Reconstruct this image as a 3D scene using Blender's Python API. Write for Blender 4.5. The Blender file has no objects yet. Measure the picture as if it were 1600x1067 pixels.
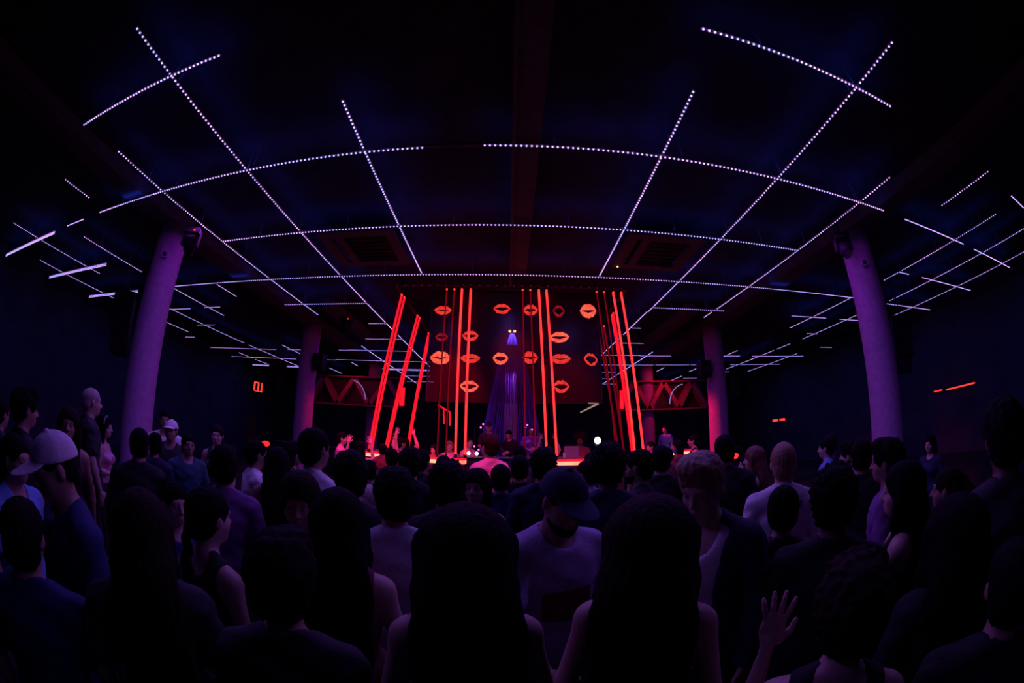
import bpy, bmesh, math, random
import numpy as np
from mathutils import Vector, Matrix

random.seed(7)
SC = bpy.context.scene
COL = SC.collection
rad = math.radians

# ------------------------------------------------------------------ camera, world, lights, exposure
cam_d = bpy.data.cameras.new('camera')
cam_d.type = 'PANO'
cam_d.panorama_type = 'FISHEYE_LENS_POLYNOMIAL'
cam_d.sensor_fit = 'HORIZONTAL'
cam_d.sensor_width = 36.0
F_MM = 618.7 * 36.0 / 1600.0
cam_d.fisheye_fov = rad(200)
cam_d.fisheye_polynomial_k0 = 0.0
cam_d.fisheye_polynomial_k1 = -1.0 / F_MM
cam_d.fisheye_polynomial_k2 = 0.0
cam_d.fisheye_polynomial_k3 = 0.0
cam_d.fisheye_polynomial_k4 = 0.0
cam_d.clip_start = 0.02
cam = bpy.data.objects.new('camera', cam_d)
COL.objects.link(cam)
R = ((0.999852, -0.015003, 0.008385), (-0.011838, -0.247399, 0.968841), (0.012461, 0.968798, 0.24754))
cam.matrix_world = Matrix(((R[0][0], R[0][1], -R[0][2], 0.0), (R[1][0], R[1][1], -R[1][2], 0.0),
                           (R[2][0], R[2][1], -R[2][2], 1.85), (0, 0, 0, 1)))
SC.camera = cam

world = bpy.data.worlds.new('world')
SC.world = world
world.use_nodes = True
world.node_tree.nodes['Background'].inputs[0].default_value = (0.0, 0.0, 0.0, 1)
world.node_tree.nodes['Background'].inputs[1].default_value = 0.0

SC.view_settings.view_transform = 'Standard'
SC.view_settings.look = 'None'
SC.view_settings.exposure = 0.0
SC.view_settings.gamma = 1.0
SC.view_settings.use_curve_mapping = False


def lamp(name, kind, loc, color, energy, size=0.1, size_y=None, target=None, spot=None, blend=0.5):
    d = bpy.data.lights.new(name, kind)
    d.color = color
    d.energy = energy
    if kind == 'AREA':
        d.shape = 'RECTANGLE'
        d.size = size
        d.size_y = size_y or size
    else:
        d.shadow_soft_size = size
    if kind == 'SPOT':
        d.spot_size = rad(spot)
        d.spot_blend = blend
    o = bpy.data.objects.new(name, d)
    COL.objects.link(o)
    o.location = loc
    if target is not None:
        o.rotation_euler = (Vector(target) - Vector(loc)).to_track_quat('-Z', 'Y').to_euler()
    return o


VIOLET = (0.42, 0.03, 1.0)
LAVENDER = (0.30, 0.13, 1.0)
BLUE = (0.05, 0.12, 1.0)
RED = (1.0, 0.015, 0.09)
# down-light of the ceiling grid: one long lamp along each lit run of the grid
for (x, y) in [(-3.9, 2.0), (-3.9, 5.5), (-3.9, 9.0), (3.9, 2.0), (3.9, 5.5), (3.9, 9.0),
               (-1.95, 4.8), (1.95, 4.8), (-5.9, 5.0), (5.9, 5.0), (0.0, 3.8), (0.0, 6.0),
               (-5.9, 14.5), (5.9, 14.5), (-3.9, 13.5), (3.9, 13.5), (-12, 5), (12, 5), (-12, 12), (12, 12),
               (-12, 18), (12, 18)]:
    lamp('grid_glow', 'AREA', (x, y, 5.30), (LAVENDER if abs(x) < 5 and y < 8 else VIOLET) if abs(x) < 8 else BLUE, (27.0 if abs(x) < 5 and y < 8 else 15.0) if abs(x) < 8 else 14.0, 0.05, 2.0)

# red spots without fixtures, added to brighten figures, columns and canopies
for (loc, tgt, e, sp) in [((-2.2, 6.2, 5.2), (-2.7, 8.2, 1.8), 950, 48), ((-1.0, 6.8, 5.2), (-1.45, 9.8, 1.6), 780, 36),
                          ((1.4, 6.8, 5.2), (1.3, 9.8, 1.6), 330, 36), ((3.2, 6.4, 5.2), (3.5, 8.4, 1.7), 480, 44),
                          ((0.1, 7.6, 5.2), (0.1, 10.5, 1.9), 200, 34), ((-2.9, 10.8, 4.9), (-3.0, 9.6, 1.2), 300, 75),
                          ((3.6, 12.7, 3.6), (6.8, 12.0, 1.9), 620, 46), ((-3.6, 13.2, 3.6), (-6.8, 12.5, 1.9), 170, 46),
                          ((-0.1, 2.6, 5.2), (-.2, 4.75, 1.5), 600, 17), ((0.1, 3.4, 5.2), (.66, 3.5, 1.5), 60, 16),
                          ((7.6, 16.8, 5.0), (7.6, 18.6, 3.7), 110, 110), ((-7.6, 16.8, 5.0), (-7.6, 18.6, 3.7), 45, 110)]:
    lamp('red_fill', 'SPOT', loc, RED, e, 0.12, target=tgt, spot=sp, blend=0.8)
# blue fill spots without fixtures, added to tint the side walls
for (x, y) in [(-14.9, 3), (-14.9, 8), (-14.9, 13), (-14.9, 18), (14.9, 3), (14.9, 8), (14.9, 13), (14.9, 18)]:
    s = 1 if x > 0 else -1
    lamp('wall_fill', 'SPOT', (x - s * 2.2, y, 5.3), (0.015, 0.12, 1.0), 22, 0.1, target=(x + s, y, 1.8), spot=110, blend=1.0)

# ------------------------------------------------------------------ materials
MATS = {}


def mat(name, color, rough=0.6, metal=0.0, noise=0.0, scale=30.0, bump=0.0, emit=None, strength=0.0, spec=0.5):
    if name in MATS:
        return MATS[name]
    m = bpy.data.materials.new(name)
    m.use_nodes = True
    nt = m.node_tree
    b = nt.nodes['Principled BSDF']
    b.inputs['Base Color'].default_value = (*color, 1)
    b.inputs['Roughness'].default_value = rough
    b.inputs['Metallic'].default_value = metal
    b.inputs['Specular IOR Level'].default_value = spec
    if noise or bump:
        tc = nt.nodes.new('ShaderNodeTexCoord')
        n = nt.nodes.new('ShaderNodeTexNoise')
        n.inputs['Scale'].default_value = scale
        n.inputs['Detail'].default_value = 5
        nt.links.new(tc.outputs['Object'], n.inputs['Vector'])
        if noise:
            r = nt.nodes.new('ShaderNodeValToRGB')
            r.color_ramp.elements[0].position = 0.3
            r.color_ramp.elements[1].position = 0.7
            r.color_ramp.elements[0].color = tuple(c * (1 - noise) for c in color) + (1,)
            r.color_ramp.elements[1].color = tuple(min(1, c * (1 + noise)) for c in color) + (1,)
            nt.links.new(n.outputs['Fac'], r.inputs['Fac'])
            nt.links.new(r.outputs['Color'], b.inputs['Base Color'])
        if bump:
            bp = nt.nodes.new('ShaderNodeBump')
            bp.inputs['Strength'].default_value = bump
            bp.inputs['Distance'].default_value = 0.01
            nt.links.new(n.outputs['Fac'], bp.inputs['Height'])
            nt.links.new(bp.outputs['Normal'], b.inputs['Normal'])
    if emit:
        b.inputs['Emission Color'].default_value = (*emit, 1)
        b.inputs['Emission Strength'].default_value = strength
    MATS[name] = m
    return m


def glow_mat(name, c0, c1, strength, scale=1.5):
    """a lamp whose colour drifts between two tints along its run"""
    m = bpy.data.materials.new(name)
    m.use_nodes = True
    nt = m.node_tree
    for n in list(nt.nodes):
        nt.nodes.remove(n)
    out = nt.nodes.new('ShaderNodeOutputMaterial')
    e = nt.nodes.new('ShaderNodeEmission')
    g = nt.nodes.new('ShaderNodeNewGeometry')
    n = nt.nodes.new('ShaderNodeTexNoise')
    n.inputs['Scale'].default_value = scale
    n.inputs['Detail'].default_value = 2
    r = nt.nodes.new('ShaderNodeValToRGB')
    r.color_ramp.elements[0].position = 0.35
    r.color_ramp.elements[1].position = 0.65
    r.color_ramp.elements[0].color = (*c0, 1)
    r.color_ramp.elements[1].color = (*c1, 1)
    nt.links.new(g.outputs['Position'], n.inputs['Vector'])
    nt.links.new(n.outputs['Fac'], r.inputs['Fac'])
    nt.links.new(r.outputs['Color'], e.inputs['Color'])
    e.inputs['Strength'].default_value = strength
    nt.links.new(e.outputs['Emission'], out.inputs['Surface'])
    MATS[name] = m
    return m


M_FLOOR = mat('dark concrete floor', (0.02, 0.02, 0.022), 0.35, noise=0.3, scale=4)
M_CEIL = mat('black painted ceiling', (0.035, 0.03, 0.035), 0.9, noise=0.35, scale=2.5, bump=0.2)
M_WALL = mat('dark painted wall', (0.055, 0.06, 0.10), 0.9, noise=0.25, scale=1.2, bump=0.2)
M_BEAM = mat('painted beam', (0.14, 0.12, 0.13), 0.8, noise=0.2, scale=6, bump=0.2)
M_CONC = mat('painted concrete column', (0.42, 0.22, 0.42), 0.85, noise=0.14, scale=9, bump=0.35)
M_BLACK = mat('black metal', (0.015, 0.015, 0.017), 0.5)
M_PLAST = mat('black plastic', (0.008, 0.008, 0.010), 0.6, spec=0.2)
M_CHAN = mat('grey aluminium channel', (0.32, 0.30, 0.32), 0.5, 0.3)
M_LED = glow_mat('violet white LED', (0.34, 0.30, 1.0), (0.60, 0.30, 1.0), 2.7, 0.6)
M_TUBE = glow_mat('bright red LED tube', (1.0, 0.020, 0.026), (1.0, 0.034, 0.034), 2.0, 3)
M_TUBE2 = glow_mat('deep red LED tube', (1.0, 0.006, 0.022), (1.0, 0.012, 0.03), 1.1, 3)
M_TUBED = glow_mat('dim red LED tube', (1.0, 0.008, 0.04), (1.0, 0.012, 0.05), 0.16, 3)
M_REDLED = glow_mat('red signal light', (1.0, 0.015, 0.02), (1.0, 0.05, 0.035), 1.6)
M_COUNTER_GLOW = glow_mat('warm red counter light', (1.0, 0.12, 0.07), (1.0, 0.30, 0.19), 2.4, 2)
M_PINK = glow_mat('pink bulb', (1.0, 0.09, 0.5), (1.0, 0.18, 0.8), 1.6)
M_AMBER = glow_mat('amber spot lens', (1.0, 0.55, 0.16), (1.0, 0.8, 0.3), 3.0)
M_WHITE_LIGHT = glow_mat('white torch light', (1.0, 0.95, 0.85), (1.0, 0.97, 0.9), 14.0)
M_SCREENW = glow_mat('lit phone screen', (0.75, 0.85, 0.9), (0.8, 0.9, 0.9), 0.7)


# ------------------------------------------------------------------ basic mesh helpers
def new_mesh(name, verts, faces, smooth=False):
    me = bpy.data.meshes.new(name)
    me.from_pydata([tuple(v) for v in verts], [], faces)
    me.update()
    if smooth:
        me.polygons.foreach_set('use_smooth', [True] * len(me.polygons))
    return me


def link(name, me, m=None, parent=None, label=None, cat=None, group=None, kind=None, loc=None):
    o = bpy.data.objects.new(name, me)
    COL.objects.link(o)
    if m is not None and me is not None:
        if len(me.materials) == 0:
            me.materials.append(m)
        elif me.materials[0] != m:
            o.material_slots[0].link = 'OBJECT'
            o.material_slots[0].material = m
    if parent is not None:
        o.parent = parent
    if loc is not None:
        o.location = loc
    tag(o, label, cat, group, kind)
    return o


def tag(o, label=None, cat=None, group=None, kind=None):
    if label: o['label'] = label
    if cat: o['category'] = cat
    if group: o['group'] = group
    if kind: o['kind'] = kind


def thing(name, label, cat, loc=(0, 0, 0), rz=0.0, group=None):
    o = bpy.data.objects.new(name, None)
    o.empty_display_size = 0.1
    COL.objects.link(o)
    o.location = loc
    o.rotation_euler = (0, 0, rz)
    tag(o, label, cat, group)
    return o


class MB:
    """collects shapes into one mesh"""
    def __init__(self):
        self.v, self.f = [], []

    def add(self, verts, faces):
        n = len(self.v)
        self.v += [tuple(p) for p in verts]
        self.f += [tuple(i + n for i in f) for f in faces]
        return self

    def box(self, lo, hi, bev=0.0):
        x0, y0, z0 = lo
        x1, y1, z1 = hi
        if bev <= 0:
            v = [(x0, y0, z0), (x1, y0, z0), (x1, y1, z0), (x0, y1, z0), (x0, y0, z1), (x1, y0, z1), (x1, y1, z1), (x0, y1, z1)]
            return self.add(v, [(3, 2, 1, 0), (4, 5, 6, 7), (0, 1, 5, 4), (1, 2, 6, 5), (2, 3, 7, 6), (3, 0, 4, 7)])
        bm = bmesh.new()
        bmesh.ops.create_cube(bm, size=1.0)
        for q in bm.verts:
            q.co = Vector((x0 + (q.co.x + .5) * (x1 - x0), y0 + (q.co.y + .5) * (y1 - y0), z0 + (q.co.z + .5) * (z1 - z0)))
        bmesh.ops.bevel(bm, geom=bm.edges[:], offset=bev, segments=2, affect='EDGES', profile=0.5)
        bm.verts.index_update()
        self.add([q.co[:] for q in bm.verts], [[q.index for q in f.verts] for f in bm.faces])
        bm.free()
        return self

    def tube(self, a, b, r0, r1=None, n=12, cap=True):
        a, b = Vector(a), Vector(b)
        r1 = r0 if r1 is None else r1
        d = (b - a).normalized()
        u = d.orthogonal().normalized()
        w = d.cross(u)
        v = []
        for p, r in ((a, r0), (b, r1)):
            for k in range(n):
                t = 2 * math.pi * k / n
                v.append(p + (u * math.cos(t) + w * math.sin(t)) * r)
        f = [(k, (k + 1) % n, n + (k + 1) % n, n + k) for k in range(n)]
        if cap:
            f += [tuple(range(n - 1, -1, -1)), tuple(range(n, 2 * n))]
        return self.add(v, f)

    def lathe(self, prof, n=24, c=(0, 0, 0)):
        v, f = [], []
        for r, z in prof:
            for k in range(n):
                t = 2 * math.pi * k / n
                v.append((c[0] + r * math.cos(t), c[1] + r * math.sin(t), c[2] + z))
        for i in range(len(prof) - 1):
            for k in range(n):
                f.append((i * n + k, i * n + (k + 1) % n, (i + 1) * n + (k + 1) % n, (i + 1) * n + k))
        f += [tuple(range(n - 1, -1, -1)), tuple(range((len(prof) - 1) * n, len(prof) * n))]
        return self.add(v, f)

    def ball(self, c, r, n=10, m=6):
        v = [(c[0], c[1], c[2] - r)]
        f = []
        for i in range(1, m):
            ph = -math.pi / 2 + math.pi * i / m
            for k in range(n):
                t = 2 * math.pi * k / n
                v.append((c[0] + r * math.cos(ph) * math.cos(t), c[1] + r * math.cos(ph) * math.sin(t), c[2] + r * math.sin(ph)))
        v.append((c[0], c[1], c[2] + r))
        for k in range(n):
            f.append((0, 1 + (k + 1) % n, 1 + k))
        for i in range(m - 2):
            for k in range(n):
                a = 1 + i * n
                f.append((a + k, a + (k + 1) % n, a + n + (k + 1) % n, a + n + k))
        a = 1 + (m - 2) * n
        for k in range(n):
            f.append((a + k, a + (k + 1) % n, len(v) - 1))
        return self.add(v, f)

    def prism(self, poly, axis, a, b):
        """extrude a 2D polygon along an axis; poly holds the other two coordinates in order"""
        n = len(poly)
        def P(p, q):
            if axis == 'x': return (q, p[0], p[1])
            if axis == 'y': return (p[0], q, p[1])
            return (p[0], p[1], q)
        v = [P(p, a) for p in poly] + [P(p, b) for p in poly]
        f = [(k, (k + 1) % n, n + (k + 1) % n, n + k) for k in range(n)]
        f += [tuple(range(n - 1, -1, -1)), tuple(range(n, 2 * n))]
        return self.add(v, f)

    def mesh(self, name, smooth=False):
        return new_mesh(name, self.v, self.f, smooth)

    def build(self, name, m, parent=None, smooth=False, **kw):
        return link(name, self.mesh(name, smooth), m, parent, **kw)


# ------------------------------------------------------------------ the room
WX, WY0, WY1, WZ = 15.9, -6.0, 26.0, 5.75
MB().box((-WX, WY0, -0.2), (WX, WY1, 0.0)).build('floor', M_FLOOR, kind='structure')
MB().box((-WX, WY0, WZ), (WX, WY1, WZ + 0.2)).build('ceiling', M_CEIL, kind='structure')
MB().box((-WX - 0.2, WY0, -0.2), (-WX, WY1, WZ + 0.2)).build('wall_left', M_WALL, kind='structure')
MB().box((WX, WY0, -0.2), (WX + 0.2, WY1, WZ + 0.2)).build('wall_right', M_WALL, kind='structure')
MB().box((-WX, WY1, -0.2), (WX, WY1 + 0.2, WZ + 0.2)).build('wall_back', M_WALL, kind='structure')
MB().box((-WX, WY0 - 0.2, -0.2), (WX, WY0, WZ + 0.2)).build('wall_front', M_WALL, kind='structure')
MB().box((0.03, -1.0, 5.42), (0.36, 8.0, WZ)).build('trim_1', M_BEAM, kind='structure')
MB().box((-7.3, -1.0, 5.5), (-6.7, 25.5, WZ)).build('trim_2', M_BEAM, kind='structure')
MB().box((6.7, -1.0, 5.5), (7.3, 25.5, WZ)).build('trim_3', M_BEAM, kind='structure')
MB().box((-5.62, 10.4, 5.42), (-5.3, 15.2, WZ)).build('trim_4', M_BEAM, kind='structure')
MB().box((5.3, 10.4, 5.42), (5.62, 15.2, WZ)).build('trim_5', M_BEAM, kind='structure')

# columns ---------------------------------------------------------------------------------------
COLS = [(-7.0, 5.28, 'front left', 'tilting large in the left of the picture'),
        (7.0, 5.02, 'front right', 'standing large at the right of the picture'),
        (-7.0, 12.45, 'middle left', 'second column behind the front left one'),
        (7.0, 11.95, 'middle right', 'lit red on its left side by the stage'),
        (-7.0, 19.8, 'rear left', 'far column behind the left red tubes'),
        (7.0, 19.0, 'rear right', 'far column beside the right red tubes')]
for i, (x, y, where, how) in enumerate(COLS):
    t = thing('column', 'round %s concrete column, %s' % (where, how), 'column', (x, y, 0))
    prof = [(0.37, 0.0), (0.37, 0.18), (0.335, 0.22), (0.335, 5.05), (0.345, 5.08), (0.345, 5.16), (0.335, 5.18), (0.335, 5.5)]
    MB().lathe(prof, 48).build('shaft', M_CONC, t, smooth=False)
    for p in t.children[0].data.polygons:
        p.use_smooth = abs(p.normal.z) < 0.5
    if i < 2:
        s = 1 if i == 0 else -1
        # small round box facing the room's middle
        d = Vector((s * 0.62, -0.78, 0)).normalized()
        c = Vector((0, 0, 4.78 if i == 0 else 4.72))
        MB().tube(c + d * 0.30, c + d * 0.39, 0.085, 0.075, 20).build('junction_box', M_CONC, t)
        MB().tube(c + d * 0.385, c + d * 0.395, 0.05, 0.05, 16).build('junction_cover', M_BLACK, t)

# ------------------------------------------------------------------ LED strips on the ceiling grid
LZ = 5.35
PITCH = 0.0652
STRIPS = [
('L',-14.0,4.79,8.35,1),('L',-14.0,18.55,21.39,1),('L',-13.95,11.17,12.81,1),('L',-13.95,16.88,18.2,1),
('L',-12.05,2.86,6.35,1),('L',-11.9,9.54,14.66,1),('L',-11.9,15.08,19.98,1),('L',-9.97,4.44,6.68,1),
('L',-9.96,20.29,22.03,1),('L',-9.86,14.94,16.6,1),('L',-9.84,7.86,10.65,1),('L',-7.94,2.57,3.26,1),
('L',-7.88,7.98,8.91,1),('L',-7.82,18.44,19.24,1),('L',-5.91,14.79,24.92,1),('L',-5.9,2.57,10.71,1),
('L',-3.88,0.96,12.31,1),('L',-3.87,13.03,18.9,1),('L',-1.92,2.86,7.78,1),('L',0.03,4.37,6.5,1),
('L',1.96,2.6,7.75,1),('L',3.86,13.11,15.81,1),('L',3.87,10.1,12.49,1),('L',3.9,0.96,10.06,1),
('L',5.88,9.89,10.38,1),('L',5.89,15.08,23.99,1),('L',5.9,2.97,9.77,1),('L',7.83,18.57,19.57,1),
('L',7.96,1.7,3.01,1),('L',9.83,14.67,15.82,1),('L',9.84,17.89,19.73,1),('L',10.01,2.43,6.43,1),
('L',10.01,7.73,11.12,1),('L',10.06,21.2,24.72,1),('L',11.88,13.39,14.36,1),('L',11.88,14.61,19.06,1),
('L',11.93,9.19,12.5,1),('L',12.04,2.23,7.72,1),('L',13.94,15.24,20.7,1),('L',14.06,2.9,9.03,1),
('T',1.75,9.64,10.66,1),('T',1.76,1.77,4.61,1),('T',1.77,-6.03,-3.1,1),('T',3.79,-0.34,6.66,1),
('T',3.8,-8.19,-1.14,1),('T',3.81,7.52,10.59,1),('T',3.81,11.4,14.93,1),('T',3.82,-15.49,-10.81,2),
('T',3.82,-9.94,-9.06,1),('T',5.78,-5.87,5.88,1),('T',5.84,11.4,15.39,1),('T',5.85,10.02,10.55,1),
('T',5.86,-15.36,-10.87,2),('T',7.87,-9.8,10.18,1),('T',7.89,-15.29,-11.71,2),('T',8.0,12.24,15.54,1),
('T',9.73,3.92,6.2,1),('T',9.74,-6.56,-3.91,1),('T',9.79,-10.03,-9.31,1),('T',9.84,-12.35,-10.86,1),
('T',9.84,9.05,10.72,1),('T',9.85,11.54,12.9,1),('T',11.65,-4.48,-3.87,1),('T',11.72,3.94,4.2,1),
('T',11.76,11.51,12.1,1),('T',11.8,-12.31,-11.33,1),('T',13.63,-5.3,-3.88,1),('T',13.69,3.95,4.99,1),
('T',13.76,-15.08,-14.43,1),('T',13.9,14.39,15.22,1),('T',15.58,-6.81,-3.87,1),('T',15.65,-7.3,-6.9,1),
('T',15.75,3.87,5.55,1),('T',15.76,9.77,10.66,1),('T',15.79,-10.06,-9.38,1),('T',15.79,11.46,14.87,1),
('T',15.82,5.62,7.03,1),('T',15.85,-15.19,-10.82,1),('T',17.75,-8.4,-3.62,1),('T',17.8,9.02,9.89,1),
('T',17.81,7.09,8.24,1),('T',17.81,8.29,8.88,1),('T',17.82,11.42,14.84,1),('T',17.83,4.36,6.96,1),
('T',17.9,-9.5,-8.52,1),('T',17.97,-15.36,-10.88,1),('T',19.79,-6.24,-4.08,2),('T',19.85,4.84,5.59,1),
('T',19.87,-6.76,-6.54,1),('T',19.9,12.32,13.48,1),('T',20.11,-15.34,-11.89,2),('T',21.96,5.36,5.8,1),
('T',22.0,-5.81,-4.5,1),('T',22.03,10.56,12.16,1),('T',24.12,5.96,8.27,1),('T',24.15,9.85,11.56,1),
('T',24.18,-6.92,-4.67,1),('T',24.31,-10.1,-8.98,1)]

ORD = ['first', 'second', 'third', 'fourth', 'fifth', 'sixth', 'seventh', 'eighth', 'ninth', 'tenth', 'eleventh', 'twelfth']


def led_strip(kind, c, a, b, rows, label, group=None, z=LZ):
    if kind == 'L':      # the lengthwise channels lie on top of the crosswise ones
        z += 0.034
        g = (z - 1.85) / (LZ - 1.85)
        c, a, b = c * g, a * g, b * g
    if kind == 'L':
        P = lambda t: (c, t)
        lo, hi = (c - 0.022, a - 0.03, z), (c + 0.022, b + 0.03, z + 0.03)
        mid = (c, (a + b) / 2)
    else:
        P = lambda t: (t, c)
        lo, hi = (a - 0.03, c - 0.022, z), (b + 0.03, c + 0.022, z + 0.03)
        mid = ((a + b) / 2, c)
    t = thing('led_strip', label, 'light strip', (mid[0], mid[1], z), 0, group)
    off = Vector((mid[0], mid[1], z))
    ch = MB().box(Vector(lo) - off, Vector(hi) - off)
    if rows > 1:     # upright double strip: a plate stands up behind the rows
        h = 0.035
        if kind == 'T':
            ch.box(Vector((a - .03, c + 0.012, z - 0.08)) - off, Vector((b + .03, c + 0.022, z)) - off)
    # hangers up to the ceiling
    n_h = max(2, int((b - a) / 2.0) + 1)
    for k in range(n_h):
        s = a + (b - a) * (k + 0.5) / n_h
        x, y = P(s)
        ch.tube(Vector((x, y, z + 0.025)) - off, Vector((x, y, WZ - 0.004)) - off, 0.006, n=6)
    ch.build('channel', M_CHAN, t)
    v, f = [], []
    n = max(2, int(round((b - a) / PITCH)) + 1)
    r = 0.0125
    for k in range(n):
        s = a + (b - a) * k / (n - 1)
        for q in range(1 if rows == 1 else 2):
            x, y = P(s)
            zz = z - (0.042 * q + 0.02 if rows > 1 else 0)
            x -= off.x; y -= off.y; zz -= off.z
            i = len(v)
            if rows > 1:   # domes facing the room
                yy = y + 0.012
                v += [(x - r, yy, zz - r), (x + r, yy, zz - r), (x + r, yy, zz + r), (x - r, yy, zz + r), (x, yy - 0.02, zz)]
                f += [(i, i + 1, i + 4), (i + 1, i + 2, i + 4), (i + 2, i + 3, i + 4), (i + 3, i, i + 4)]
            else:
                for (dz, rr) in ((0.0, r), (-0.012, r * 0.85)):
                    for j in range(6):
                        an = math.pi / 3 * j
                        v.append((x + rr * math.cos(an), y + rr * math.sin(an), zz + dz))
                f += [(i + (j + 1) % 6, i + j, i + 6 + j, i + 6 + (j + 1) % 6) for j in range(6)]
                f.append(tuple(i + 6 + j for j in range(5, -1, -1)))
    o = link('led_dots', new_mesh('led_dots', v, f), M_LED, t)
    o['kind'] = 'stuff'
    return t


def side_of(x):
    return 'left' if x < -0.5 else ('right' if x > 0.5 else 'centre')


for (kind, c, a, b, rows) in STRIPS:  # added blue up-lights imitate the halo round the strips
    if b - a > 1.6 and abs(c) < 12.5:
        p = (c, (a + b) / 2) if kind == 'L' else ((a + b) / 2, c)
        lamp('strip_halo', 'AREA', (p[0], p[1], LZ + 0.08), (0.03, 0.07, 1.0), 0.4 * (b - a), 0.05 if kind == 'L' else b - a, b - a if kind == 'L' else 0.05,
             target=(p[0], p[1] + 1e-4, 9))
lrow = {}
used_labels = {}
for (kind, c, a, b, rows) in STRIPS:
    ln = b - a
    size = 'long' if ln > 4.5 else ('medium' if ln > 1.6 else 'short')
    if kind == 'L':
        k = int(round(abs(c) / 1.98))
        where = 'middle line' if k == 0 else '%s line %s of middle' % (ORD[k - 1], 'left' if c < 0 else 'right')
        key = ('L', round(c / 1.98))
        lab = '%s dotted violet LED strip lengthwise, %s' % (size, where)
    else:
        k = int(round((c - 1.77) / 2.03))
        lab = '%s %s violet LED strip crosswise, %s row from camera, %s' % (
            size, 'thick' if rows > 1 else 'dotted', ORD[k],
            'middle' if a < 0 < b else ('left half' if b < 0 else 'right half'))
        key = ('T', k, side_of((a + b) / 2))
    lrow.setdefault(lab, []).append((kind, c, a, b, rows))
for lab, items in lrow.items():
    n = len(items)
    if items[0][0] == 'L':
        items.sort(key=lambda s: s[2])
        words = ['nearest piece', 'second piece', 'third piece', 'fourth piece']
    else:
        items.sort(key=lambda s: s[2])
        words = ['leftmost piece', 'second from left', 'third from left', 'fourth from left']
    for j, s in enumerate(items):
        led_strip(*s, lab if n == 1 else lab + ', ' + words[j], 'violet LED strips of the ceiling grid')

# an unlit rail joins the lit pieces along the middle and the second row
MB().box((-0.0, 0.9, LZ + 0.005), (0.05, 8.55, LZ + 0.05)).build('ceiling_rail', M_BEAM, label='unlit lengthwise ceiling rail, reddish, along the middle of the room', cat='rail')
MB().box((-1.14, 3.775, LZ + 0.0), (-0.34, 3.825, LZ + 0.03)).build('ceiling_rail', M_BEAM, label='short unlit crosswise rail bridging the gap of the second LED row', cat='rail')

# ------------------------------------------------------------------ ceiling cassettes
def cassette(x0, x1, y0, y1, label, dot):
    t = thing('ceiling_cassette', label, 'air conditioner', ((x0 + x1) / 2, (y0 + y1) / 2, 5.42))
    w, d = (x1 - x0) / 2, (y1 - y0) / 2
    fr = MB()
    fr.box((-w, -d, 0), (w, -d + 0.2, 0.06)).box((-w, d - 0.2, 0), (w, d, 0.06))
    fr.box((-w, -d + 0.2, 0), (-w + 0.2, d - 0.2, 0.06)).box((w - 0.2, -d + 0.2, 0), (w, d - 0.2, 0.06))
    fr.build('frame', M_BEAM, t)
    MB().box((-w + 0.2, -d + 0.2, 0.10), (w - 0.2, d - 0.2, 0.325)).build('housing', M_BLACK, t)
    for k in range(7):
        y = -d + 0.26 + k * (2 * d - 0.52) / 6
        MB().box((-w + 0.52, y - 0.035, 0.04), (w - 0.25, y + 0.035, 0.06)).build('grille_slat', M_BLACK, t)
    v = MB().box((-w + 0.32, -d + 0.2, 0.0), (-w + 0.48, d - 0.2, 0.05)).build('louvre', M_BEAM, t)
    if dot:
        MB().ball((-w + 0.12, d - 0.08, -0.005), 0.018).build('indicator_light', M_AMBER, t)
    return t


cassette(2.16, 3.72, 6.02, 7.5, 'reddish ceiling air cassette with amber dot right of the middle', True)
cassette(-3.7, -2.12, 6.02, 7.5, 'dark ceiling air cassette left of the middle', False)

# ------------------------------------------------------------------ speakers, moving heads
def hung_speaker(loc, rz, n, w, h, d, label):
    t = thing('line_array_speaker', label, 'speaker', loc, rz)
    for k in range(n):
        z = (n / 2 - k - 0.5) * h
        tilt = 0.02 * k * k
        MB().box((-w / 2, -d / 2 + tilt, z - h / 2 + 0.008), (w / 2, d / 2 + tilt * 0.5, z + h / 2 - 0.008), 0.02).build('cabinet', M_PLAST, t)
    MB().tube((-w * .3, 0, n * h / 2 - 0.02), (-w * .3, 0, WZ - loc[2]), 0.015, n=8).tube((w * .3, 0, n * h / 2 - 0.02), (w * .3, 0, WZ - loc[2]), 0.015, n=8).build('hanging_bar', M_BLACK, t)
    return t


hung_speaker((-10.0, 6.4, 3.81), rad(-40), 4, 0.95, 0.40, 0.6, 'black hung speaker array behind the front left column')
hung_speaker((10.2, 6.35, 3.56), rad(40), 4, 0.75, 0.37, 0.55, 'black hung speaker array right of the front right column')
hung_speaker((10.0, 15.0, 3.95), rad(30), 3, 0.8, 0.4, 0.55, 'small black hung speaker array beyond the middle right column')
hung_speaker((-10.4, 15.6, 4.0), rad(-30), 3, 0.8, 0.4, 0.55, 'small black hung speaker array left of the middle left column')


def column_speaker(loc, label, s):
    t = thing('wall_speaker', label, 'speaker', loc)
    MB().box((-0.2, -0.22, -0.28), (0.2, 0.18, 0.28), 0.03).build('cabinet', M_PLAST, t)
    MB().lathe([(0.02, 0), (0.13, 0.004), (0.145, 0.0)], 20).build('cone', M_BLACK, t)
    c = t.children[-1]
    c.location = (0, -0.225, -0.05)
    c.rotation_euler = (rad(90), 0, 0)
    MB().box((min(0, s * 0.36), -0.04, -0.04), (max(0, s * 0.36), 0.04, 0.04)).build('bracket', M_BLACK, t)


column_speaker((-6.45, 12.3, 4.15), 'black box speaker bracketed on the middle left column', -1)
column_speaker((6.42, 11.75, 4.0), 'black box speaker bracketed on the middle right column', 1)


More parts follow.
